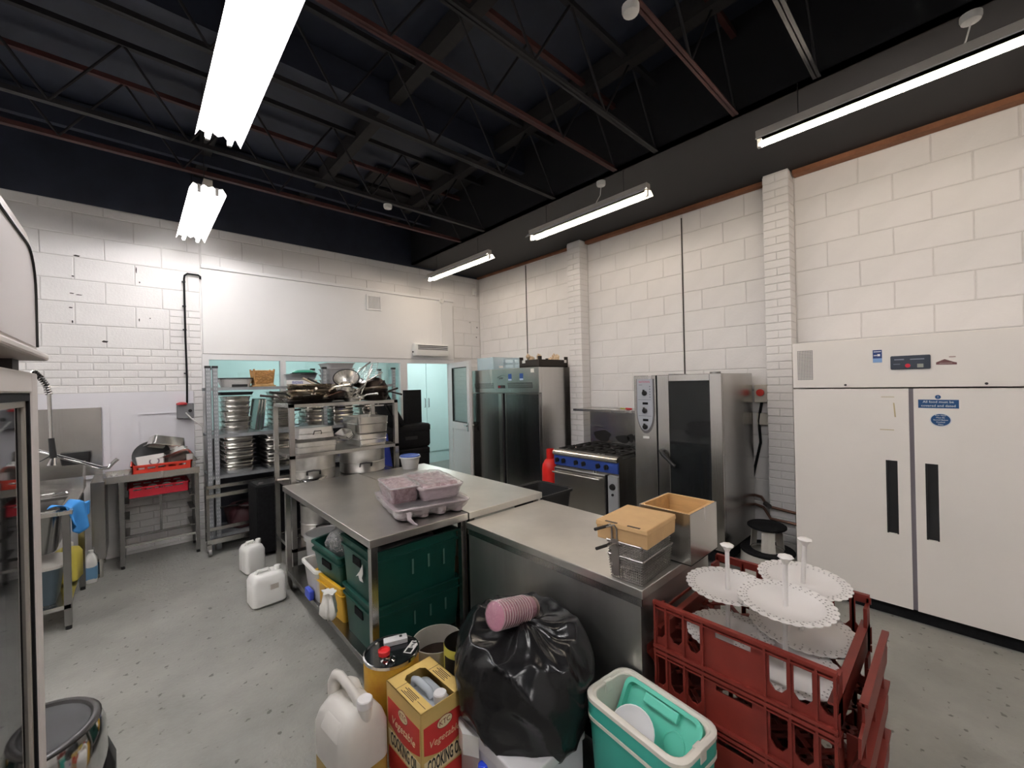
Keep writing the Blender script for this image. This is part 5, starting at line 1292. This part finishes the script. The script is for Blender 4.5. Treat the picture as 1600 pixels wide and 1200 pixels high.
stack('middle|upper', 1.69, 1.246, 7, gn2, .056)
stack('third|upper', 2.03, 1.246, 8, gn, .052)
stack('rightmost|upper', 2.42, 1.246, 7, gn, .052)
stack('leftmost|lower', .865, .801, 8, gn, .050)
stack('second|lower', 1.265, .801, 8, gn, .048)
stack('third|lower', 1.95, .801, 6, gn, .047)
stack('rightmost|lower', 2.38, .801, 5, gn, .047)
for i in range(3):
    o = O('baking_tray', G().loft([rr(0, 0, .36, .40, .02, 0), rr(0, 0, .37, .41, .02, .016), rr(0, 0, .36, .40, .02, .016), rr(0, 0, .35, .39, .02, .002)]), STEEL, None, smooth=35, loc=(1.055 + i * .032, 5.72, 1.44), rot=(0, R(-82 - i), 0))
    tag(o, '%s of three trays standing on edge between the pan stacks' % ('leftmost', 'middle one', 'rightmost')[i], 'tray', 'trays on edge on the rack')
lidk = O('black_tray', G().loft([rr(0, 0, .30, .40, .03, 0), rr(0, 0, .33, .43, .04, .035), rr(0, 0, .31, .41, .03, .035), rr(0, 0, .28, .38, .03, .004)]), BLK, None, smooth=40, loc=(.85, 5.72, 1.675))
tag(lidk, 'black roasting tray topping the left pan stack on the upper shelf', 'tray')
# top shelf goods
z = 1.766
ro = T('roasting_dish', 'white oval dish with black rim at the left of the rack top', 'dish', (.86, 5.70, z))
O('dish', G().loft([rr(0, 0, .26, .24, .06, 0), rr(0, 0, .33, .30, .08, .09), rr(0, 0, .31, .28, .07, .09), rr(0, 0, .25, .23, .05, .01)]), WPL, ro, smooth=40)
O('rim', G().loft([rr(0, 0, .31, .28, .07, .09), rr(0, 0, .34, .31, .08, .09), rr(0, 0, .33, .30, .08, .105), rr(0, 0, .30, .27, .07, .105)], closed=True), BLK, ro, smooth=40)
O('foot', G().box(-.05, -.14, -.0, .10, -.125, .03), BLK, ro)
WICK = M('wicker', (.47, .25, .09), .7, var=.25, vscale=40, bump=.5, bscale=80)
wk = T('wicker_basket', 'small brown wicker basket on the top shelf of the rack', 'basket', (1.13, 5.66, z + .035))
O('bottom', G().box(-.09, -.09, 0, .09, .09, .012), WICK, wk)
for j in range(9):
    k = 1 + .16 * j / 8; zz = .012 + j * .017
    g = G()
    pts = []
    for sx, sy in ((-1, -1), (1, -1), (1, 1), (-1, 1), (-1, -1)): pts.append((sx * .088 * k, sy * .088 * k, zz))
    for a, b in zip(pts, pts[1:]):
        l = []
        for q in range(9):
            u = q / 8; p_ = Vector(a).lerp(Vector(b), u); nrm = Vector((p_.x, p_.y, 0)).normalized()
            l.append(tuple(p_ + nrm * .004 * math.sin(q * PI + j * PI + PI / 2)))
        g.tube(l, .0095, 5)
    O('weave', g, WICK, wk)
g = G()
for a, b in ((-1, -1), (1, -1), (1, 1), (-1, 1)): g.cyl((a * .088, b * .088, 0), (a * .104, b * .104, .17), .010, n=6)
O('post', g, WICK, wk)
for i, (w_, lab) in enumerate(((.24, 'lower wooden board under the wicker basket'), (.20, 'upper wooden board under the wicker basket'))):
    t_ = O('wooden_board', G().box(-w_ / 2, -.10, 0, w_ / 2, .10, .015), WOODL, None, bevel=.003, loc=(1.13, 5.66, z + .001 + i * .017)); tag(t_, lab, 'board', 'boards on the rack')
fl = T('carton_flat', 'white carton with blue print on the rack top', 'box', (1.53, 5.62, z), R(-6))
O('box', G().box(-.16, -.10, 0, .16, .10, .07), WPL, fl, bevel=.002)
O('print', G().box(-.10, -.1012, .012, .02, -.1, .058), M('print_violet', (.10, .10, .30), .6, col2=(.65, .65, .75), vscale=60), fl)
for i in range(4):
    t_ = O('foil_tray', G().loft([rr(0, 0, .27, .20, .02, 0), rr(0, 0, .33, .26, .02, .022), rr(0, 0, .31, .24, .02, .022), rr(0, 0, .26, .19, .02, .002)]), M('pale_tray', (.60, .60, .62), .4, .4), None, smooth=35, loc=(1.56, 5.68, z + .072 + i * .018), rot=(0, R(-3 + i), R(-8 + 5 * i)))
    tag(t_, '%s pale tray of the pile on the printed white carton' % nth(i, 4), 'tray', 'pale trays on the rack top')
gl = T('green_dish_cover', 'dark green plastic lid on top of the pale trays', 'lid', (1.60, 5.68, z + .155), 0)
O('lid', G().lathe([(.13, 0), (.14, .015), (.12, .03), (.09, .045), (.003, .05)], 26), M('lid_green', (.02, .20, .13), .4), gl, smooth=50)
O('rim', G().lathe([(.14, -.012), (.155, -.010), (.155, .004), (.14, .004)], 26, cap0=False, cap1=False), BLK, gl)
for i in range(4):
    t_ = O('grey_fish_box', G().loft([rr(0, 0, .30, .36, .03, 0), rr(0, 0, .34, .40, .03, .066), rr(0, 0, .36, .42, .03, .066), rr(0, 0, .36, .42, .03, .075), rr(0, 0, .32, .38, .03, .075), rr(0, 0, .28, .34, .03, .004)]), M('grey_plastic', (.43, .42, .42), .5), None, smooth=35, loc=(2.02, 5.72, z + .001 + i * .072))
    tag(t_, '%s grey plastic box of the pile on the rack top' % nth(i, 4), 'box', 'grey boxes on the rack top')
g = G()
for i in range(9): g.cyl((-.12 + i * .03, -.16, 0), (-.12 + i * .03, .16, 0), .003, n=5)
for y in (-.16, 0, .16): g.cyl((-.13, y, 0), (.13, y, 0), .004, n=5)
for i in range(2):
    o = O('wire_rack', G().add(g.v, g.f), STEEL, None, loc=(2.36 + i * .12, 5.70, z + .16 + .02 * i), rot=(R(0), R(-55 - i * 20), R(6)))
    tag(o, ('left', 'right')[i] + ' wire cooling rack propped at the right of the rack top', 'wire rack', 'wire racks on the rack top')
# bottom shelf
for lab, x, w_, m, hh in (('dark maroon bag on the lowest rack shelf', .95, .40, M('maroon', (.05, .012, .016), .5), .26), ('navy plastic bag at the bottom of the rack', 1.42, .40, M('navy', (.012, .014, .045), .4), .24)):
    o = O('stuffed_bag', G().loft(crinkle([rr(0, 0, w_ * .8, .30, .08, 0, 5), rr(0, 0, w_, .36, .1, .08, 5), rr(0, 0, w_ * .95, .34, .1, hh * .7, 5), rr(0, 0, w_ * .5, .2, .06, hh, 5)], .05, 8, x)), m, None, smooth=70, loc=(x, 5.74, .162))
    tag(o, lab, 'bag')
fp = T('handled_steel_pan', 'steel pan with long handle on the lowest rack shelf', 'pan', (.95, 5.60, .40), R(200))
O('bowl', G().lathe([(.003, 0), (.10, 0), (.13, .035), (.126, .035), (.098, .004), (.003, .004)], 24), PAN, fp, smooth=50); O('handle', G().tube([(.12, 0, .03), (.20, 0, .045), (.30, 0, .05)], [.011, .009, .012], 8), BLK, fp, smooth=50)

# ---- stainless trolley frame in front of the rack
ty = T('tray_trolley', 'low stainless trolley frame on castors in front of the rack', 'trolley', (0, 0, 0))
TX0, TX1, TY0, TY1 = .54, 1.62, 5.34, 5.47
for x in (TX0, TX1):
    for y in (TY0, TY1):
        O('upright', G().box(x - .013, y - .013, .13, x + .013, y + .013, .70), STEELD, ty)
for zz, y in ((.605, TY0), (.675, TY1), (.225, TY1), (.135, TY0)):
    O('rail', G().box(TX0 - .013, y - .016, zz, TX1 + .013, y + .016, zz + .035), STEEL, ty)
O('deck', G().box(TX0, TY0, .115, TX1, TY1, .135), STEEL, ty)
for x in (TX0 + .01, TX1 - .01):
    for y in (TY0, TY1):
        c = O('castor', G().box(x - .016, y - .018, .05, x + .016, y + .018, .118), STEEL, ty)
        O('wheel', G().cyl((x - .013, y - .012, .035), (x + .013, y - .012, .035), .034, n=16), M('grey_tyre', (.30, .29, .28), .5), c, smooth=40)
# ---- black case
bc_ = T('black_case', 'tall black fabric-covered case standing before the rack', 'case', (1.08, 5.03, 0), R(4))
O('case', G().box(-.19, -.13, .03, .42, .19, .74), BLKM, bc_, bevel=.018, seg=3)
O('top_panel', G().box(-.17, -.11, .738, .40, .17, .748), BLK, bc_, bevel=.004)
O('lead', G().tube([(.02, -.02, .755), (.06, .05, .775), (.14, .06, .78), (.19, .0, .78), (.16, -.07, .77), (.07, -.08, .765), (.04, -.01, .785), (.12, .03, .79), (.24, -.02, .77), (.27, -.05, .70)], .010, 7), BLKM, bc_, smooth=60)
for x, y in ((-.15, -.09), (.38, -.09), (-.15, .15), (.38, .15)):
    O('foot', G().cyl((x, y, 0), (x, y, .035), .02, n=10), BLK, bc_)
O('corner_cap', G().lathe([(.03, 0), (.024, .012), (.01, .018)], 14, c=(-.13, -.06, .748)), DGREY, bc_, smooth=40)

# ---- shelving unit behind the prep table
su = T('steel_shelving', 'stainless shelving unit loaded with frying pans behind the prep table', 'shelving', (0, 0, 0))
UX0, UX1, UY0, UY1 = 1.03, 2.03, 4.06, 4.63
for x in (UX0, UX1):
    for y in (UY0, UY1):
        O('leg', G().box(x - .02, y - .02, 0, x + .02, y + .02, 1.59), STEEL, su)
for zz in (1.59, 1.13, .86, .30):
    O('shelf', G().box(UX0 - .02, UY0 - .02, zz - .03, UX1 + .02, UY0 + .02, zz).box(UX0 - .02, UY1 - .02, zz - .03, UX1 + .02, UY1 + .02, zz).box(UX0 - .02, UY0, zz - .03, UX0 + .02, UY1, zz).box(UX1 - .02, UY0, zz - .03, UX1 + .02, UY1, zz)
      .box(UX0, UY0, zz - .006, UX1, UY1, zz - .003), STEEL, su)
PANB = M('pan_bronze', (.60, .53, .44), .28, 1., var=.2, vscale=8, rvar=.1)
def pan(label, loc, r_, h_, rz, mat=PAN, tilt=(0, 0), hl=.20, hm=None, up_=.03, name='frying_pan', group='frying pans on the shelving', wall=.85):
    t = T(name, label, 'pan', loc, 0, group, rot=(tilt[0], tilt[1], rz))
    O('bowl', G().lathe([(.003, 0), (r_ * wall * .96, 0), (r_ * wall, .004), (r_, h_), (r_ - .004, h_), (r_ * wall - .004, .007), (.003, .005)], 32), mat, t, smooth=50)
    hh = O('handle', G().tube([(r_ - .006, 0, h_ * .75), (r_ + .05, 0, h_ * .8 + up_), (r_ + hl, 0, h_ * .8 + up_ * 1.6)], [.011, .008, .012], 8), hm or mat, t, smooth=50)
    O('rivet_plate', G().box(r_ - .008, -.018, h_ * .5, r_ + .006, .018, h_ * .9), mat, hh)
    return t
zt = 1.592
for i in range(6):
    pan('%s pan of the big frying pan stack at left on the shelving' % nth(i, 6), (1.25 + random.uniform(-.015, .015), 4.29 + random.uniform(-.01, .01), zt + i * .027 + .001), .235 if i == 0 else .205, .045 if i else .04, R(150 + 55 * i), FRY if i == 0 else PANB, (R(random.uniform(-2, 2)), 0), .20, BLK if i in (1,) else None)
for i in range(4):
    pan('%s pan of the small stack at right on the shelving' % nth(i, 4), (1.89 + random.uniform(-.01, .01), 4.25, zt + i * .030 + .001), .145, .045, R(20 + 40 * i), PANB if i == 3 else FRY, (R(random.uniform(-3, 3)), R(2 * i)), .20, FRY, .05)
zs = [('dark frying pan tilted in the middle of the shelving top', 1.46, 4.20, .02, .13, FRY, (R(-14), R(-8)), 40), ('steel frying pan leaning between the two pan stacks', 1.55, 4.22, .05, .13, PAN, (R(-18), R(12)), 15),
      ('dark frying pan lying behind the leaning pans', 1.58, 4.42, .0, .15, FRY, (0, 0), 100), ('bronze coloured pan resting on top of the dark pans', 1.52, 4.35, .05, .12, PANB, (R(-10), R(-20)), 165),
      ('small steel pan upright near the right stack', 1.67, 4.25, .03, .10, PAN, (R(-30), R(20)), 70)]
zs += [('bronze pan tipped up behind the black spatula', 1.44, 4.40, .07, .13, PANB, (R(-24), R(-16)), 200), ('dark pan tipped between the sieve and the right stack', 1.70, 4.40, .06, .13, FRY, (R(-22), R(14)), 250),
       ('steel pan lying rim down at the front of the shelving top', 1.63, 4.16, .0, .11, PAN, (R(8), R(4)), 300), ('dark pan upright at the right end of the shelving top', 1.97, 4.42, .10, .13, FRY, (R(-60), R(20)), 340)]
for lab, x, y, dz, r_, m, tl, rz in zs:
    pan(lab, (x, y, zt + .012 + dz), r_, .04, R(rz), m, tl, .18, BLK if 'dark' in lab else None, .03)
# upright handles, chinois sieve, ladles
ch_ = T('conical_sieve', 'large steel conical sieve standing mouth up among the pans', 'sieve', (1.60, 4.26, zt + .235), 0, None, rot=(R(40), R(-24), 0))
O('cone', G().lathe([(.006, -.19), (.06, -.10), (.120, .0), (.125, .004), (.120, .004), (.058, -.096), (.004, -.18)], 28), PAN, ch_, smooth=50)
O('rim', G().lathe([(.120, -.002), (.129, .0), (.129, .006), (.120, .006)], 28, cap0=False, cap1=False), CHROME, ch_, smooth=50)
O('handle', G().tube([(.11, 0, 0), (.20, .01, .03), (.30, .02, .05)], .008, 8), PAN, ch_, smooth=50)
ch2 = T('colander', 'smaller steel sieve behind the conical one', 'sieve', (1.78, 4.38, zt + .22), 0, None, rot=(R(30), R(18), 0))
O('bowl', G().lathe([(.004, -.09), (.05, -.07), (.08, 0), (.076, 0), (.046, -.066), (.003, -.085)], 24), STEELD, ch2, smooth=50)
O('handle', G().tube([(.07, 0, 0), (.12, 0, .06), (.20, .02, .16)], .009, 8), PAN, ch2, smooth=50)
for i, (x, y, dx, dz, m, lab) in enumerate(((1.72, 4.20, .13, .27, PAN, 'steel ladle sticking up to the right of the sieve'), (1.76, 4.26, .12, .33, PAN, 'long steel spoon sticking up highest among the pans'),
                                            (1.90, 4.36, .16, .15, BLK, 'dark handled skimmer pointing up at the right end'), (1.50, 4.16, .13, .12, BLK, 'black handled spatula leaning on the sieve'),
                                            (1.60, 4.14, .14, .10, PAN, 'steel whisk leaning right of the black spatula'), (1.36, 4.14, .16, .05, M('handle_brown', (.12, .055, .035), .5), 'brown wooden handled tool lying on the big pan stack'))):
    t = T('kitchen_utensil', lab, 'utensil', (x, y, zt + .055), 0, 'utensils among the pans')
    O('shaft', G().tube([(0, 0, 0), (dx * .5, 0, dz * .55), (dx, 0, dz)], [.007, .006, .010], 8), m, t, smooth=50)
    O('blade', G().loft([rr(0, 0, .07, .045, .02, -.022), rr(0, 0, .09, .055, .025, -.006), rr(0, 0, .03, .02, .008, .012)]), PAN if m is not BLK else BLK, t, smooth=50)
# knives hung under the top shelf
for i in range(5):
    t = T('carving_tool', '%s of the long tools lying under the top shelf' % ('leftmost', 'second from left', 'middle one', 'second from right', 'rightmost')[i], 'utensil', (1.12 + i * .20, 4.10 + .02 * (i % 2), 1.535), R(4), 'tools under the top shelf')
    O('blade', G().loft([[(.0, -.012, 0), (.12, -.004, 0), (.12, .006, 0), (0, .012, 0)], [(.0, -.012, .004), (.12, -.004, .003), (.12, .006, .003), (0, .012, .004)]]), CHROME, t)
    O('handle', G().box(-.10, -.012, -.006, 0, .012, .012), BLK if i < 4 else PAN, t, bevel=.004)
    O('hook', G().tube([(-.06, 0, .012), (-.06, 0, .028)], .004, 6), STEEL, t)
# middle shelf: roasting tins and deep pans
zm = 1.131
def tin(label, loc, w_, d_, h_, rot=(0, 0, 0), mat=ALU, handles=True, name='roasting_tin'):
    t = T(name, label, 'roasting tin', loc, 0, 'roasting tins on the shelving', rot=rot)
    O('tin', G().loft([rr(0, 0, w_ - .03, d_ - .03, .02, 0), rr(0, 0, w_, d_, .025, h_), rr(0, 0, w_ - .006, d_ - .006, .02, h_), rr(0, 0, w_ - .036, d_ - .036, .02, .004)]), mat, t, smooth=35)
    O('seam', G().loft([rr(0, 0, w_ - .014, d_ - .014, .022, h_ * .52), rr(0, 0, w_ - .004, d_ - .004, .022, h_ * .55), rr(0, 0, w_ - .012, d_ - .012, .022, h_ * .58)], False, False), mat, t)
    if handles:
        for s_ in (-1, 1):
            yy = s_ * d_ / 2
            O('handle', G().tube([(-.035, yy, h_ * .62), (-.035, yy + s_ * .016, h_ * .55), (-.03, yy + s_ * .018, h_ * .30), (.03, yy + s_ * .018, h_ * .30), (.035, yy + s_ * .016, h_ * .55), (.035, yy, h_ * .62)], .0045, 6), DGREY, t)
    return t
tin('front aluminium roasting tin at the left of the middle shelf', (1.255, 4.24, zm), .37, .30, .10, handles=False)
tin('upturned roasting tin stacked on the front one', (1.275, 4.30, zm + .225), .33, .28, .10, (R(180), 0, 0))
tin('narrow roasting tin leaning on its end between the stacks', (1.57, 4.20, zm + .10), .10, .26, .07, (R(0), R(-35), R(0)), handles=True)
tin('lower deep steel pan at the right of the middle shelf', (1.80, 4.30, zm), .30, .44, .12, mat=PAN, handles=False, name='deep_pan')
tin('upper deep steel pan at the right of the middle shelf', (1.80, 4.30, zm + .135), .32, .46, .16, mat=PAN, handles=False, name='deep_pan')
# stock pots
def pot(label, x, y, z, r_, h_, lidded):
    t = T('stock_pot', label, 'stock pot', (x, y, z), 0, 'stock pots')
    O('pot', G().lathe([(.003, 0), (r_ - .012, 0), (r_, .012), (r_, h_), (r_ + .006, h_ + .004), (r_ - .006, h_ + .004), (r_ - .006, .01), (.003, .008)], 36), ALU, t, smooth=45)
    O('band', G().lathe([(r_, h_ * .42), (r_ + .004, h_ * .44), (r_, h_ * .46)], 36, cap0=False, cap1=False), ALU, t)
    for a in (255, 75):
        c, s_ = math.cos(R(a)), math.sin(R(a)); tx, ty_ = -s_, c
        O('handle', G().tube([(c * r_ + tx * .055, s_ * r_ + ty_ * .055, h_ * .30), (c * (r_ + .03) + tx * .055, s_ * (r_ + .03) + ty_ * .055, h_ * .45), (c * (r_ + .035), s_ * (r_ + .035), h_ * .48), (c * (r_ + .03) - tx * .055, s_ * (r_ + .03) - ty_ * .055, h_ * .45), (c * r_ - tx * .055, s_ * r_ - ty_ * .055, h_ * .30)], .009, 8), DGREY, t, smooth=50)
    return t
pot('left aluminium stock pot on the shelf behind the table', 1.265, 4.28, .861, .20, .235, False)
pot('wide aluminium stock pot at the right of the lower shelf', 1.765, 4.30, .861, .225, .235, False)
bpan = pan('shallow shiny pan in front of the left stock pot', (1.225, 4.10, .862), .13, .04, R(190), CHROME, name='saute_pan')
bpan.scale = (1, .35, 1)
bpan['label'] = 'shiny oval serving dish in front of the left stock pot'; bpan.name = 'serving_dish'; bpan['category'] = 'dish'
bpan['group'] = 'stock pots'
bpot = pot('dark stock pot on the bottom shelf seen below the table', 1.35, 4.32, .302, .19, .30, False)

# ---- insulated black boxes by the doorway
INS = M('insulated_black', (.011, .011, .012), .75, var=.3, vscale=40, ior=1.25)
for i, (z_, w_, lab) in enumerate(((.02, .56, 'lowest black insulated food box by the doorway'), (.33, .57, 'middle black insulated food box by the doorway'), (.90, .60, 'top black insulated food box by the doorway'))):
    t = T('insulated_box', lab, 'insulated box', (2.74, 5.22, z_), R(-4), 'black insulated boxes by the doorway')
    hh = .31 if i != 2 else .31
    if i == 1: hh = .56
    O('box', G().loft([rr(0, 0, w_ - .03, .40, .05, 0, 4), rr(0, 0, w_, .43, .06, .03, 4), rr(0, 0, w_, .43, .06, hh - .09, 4)]), INS, t, smooth=45)
    O('lid', G().loft([rr(0, 0, w_ + .01, .44, .06, hh - .085, 4), rr(0, 0, w_ + .01, .44, .06, hh - .02, 4), rr(0, 0, w_ - .03, .40, .05, hh, 4)]), INS, t, smooth=45)
    O('grip', G().box(-.09, -.222, hh * .35, .09, -.212, hh * .5), BLK, t, bevel=.005)
for i, (x, y, ry, w_, h_, lab) in enumerate(((2.86, 5.20, 8, .30, .46, 'tall black board standing on top of the insulated boxes'), (2.60, 5.14, -30, .07, .50, 'black padded board leaning on the insulated boxes'), (2.50, 5.06, -28, .03, .44, 'thin black tray leaning left of the padded board'), (2.44, 5.02, -28, .02, .42, 'thin grey-black tray leaning furthest left by the boxes'))):
    o = O('black_board', G().loft([rr(0, 0, w_, .34 if i else .05, .012, 0), rr(0, 0, w_, .34 if i else .05, .012, h_)]), INS, None, smooth=40, loc=(x, y, 1.215), rot=(0, R(ry if i else 0), R(12 if i == 0 else 0)))
    tag(o, lab, 'board', 'black boards on the insulated boxes')
bd = O('blue_board', G().box(-.006, -.16, 0, .006, .16, 1.17), BLUE, None, bevel=.004, loc=(2.40, 4.86, .001), rot=(0, R(-8), 0))
tag(bd, 'tall blue board standing on edge beside the black boxes', 'board')
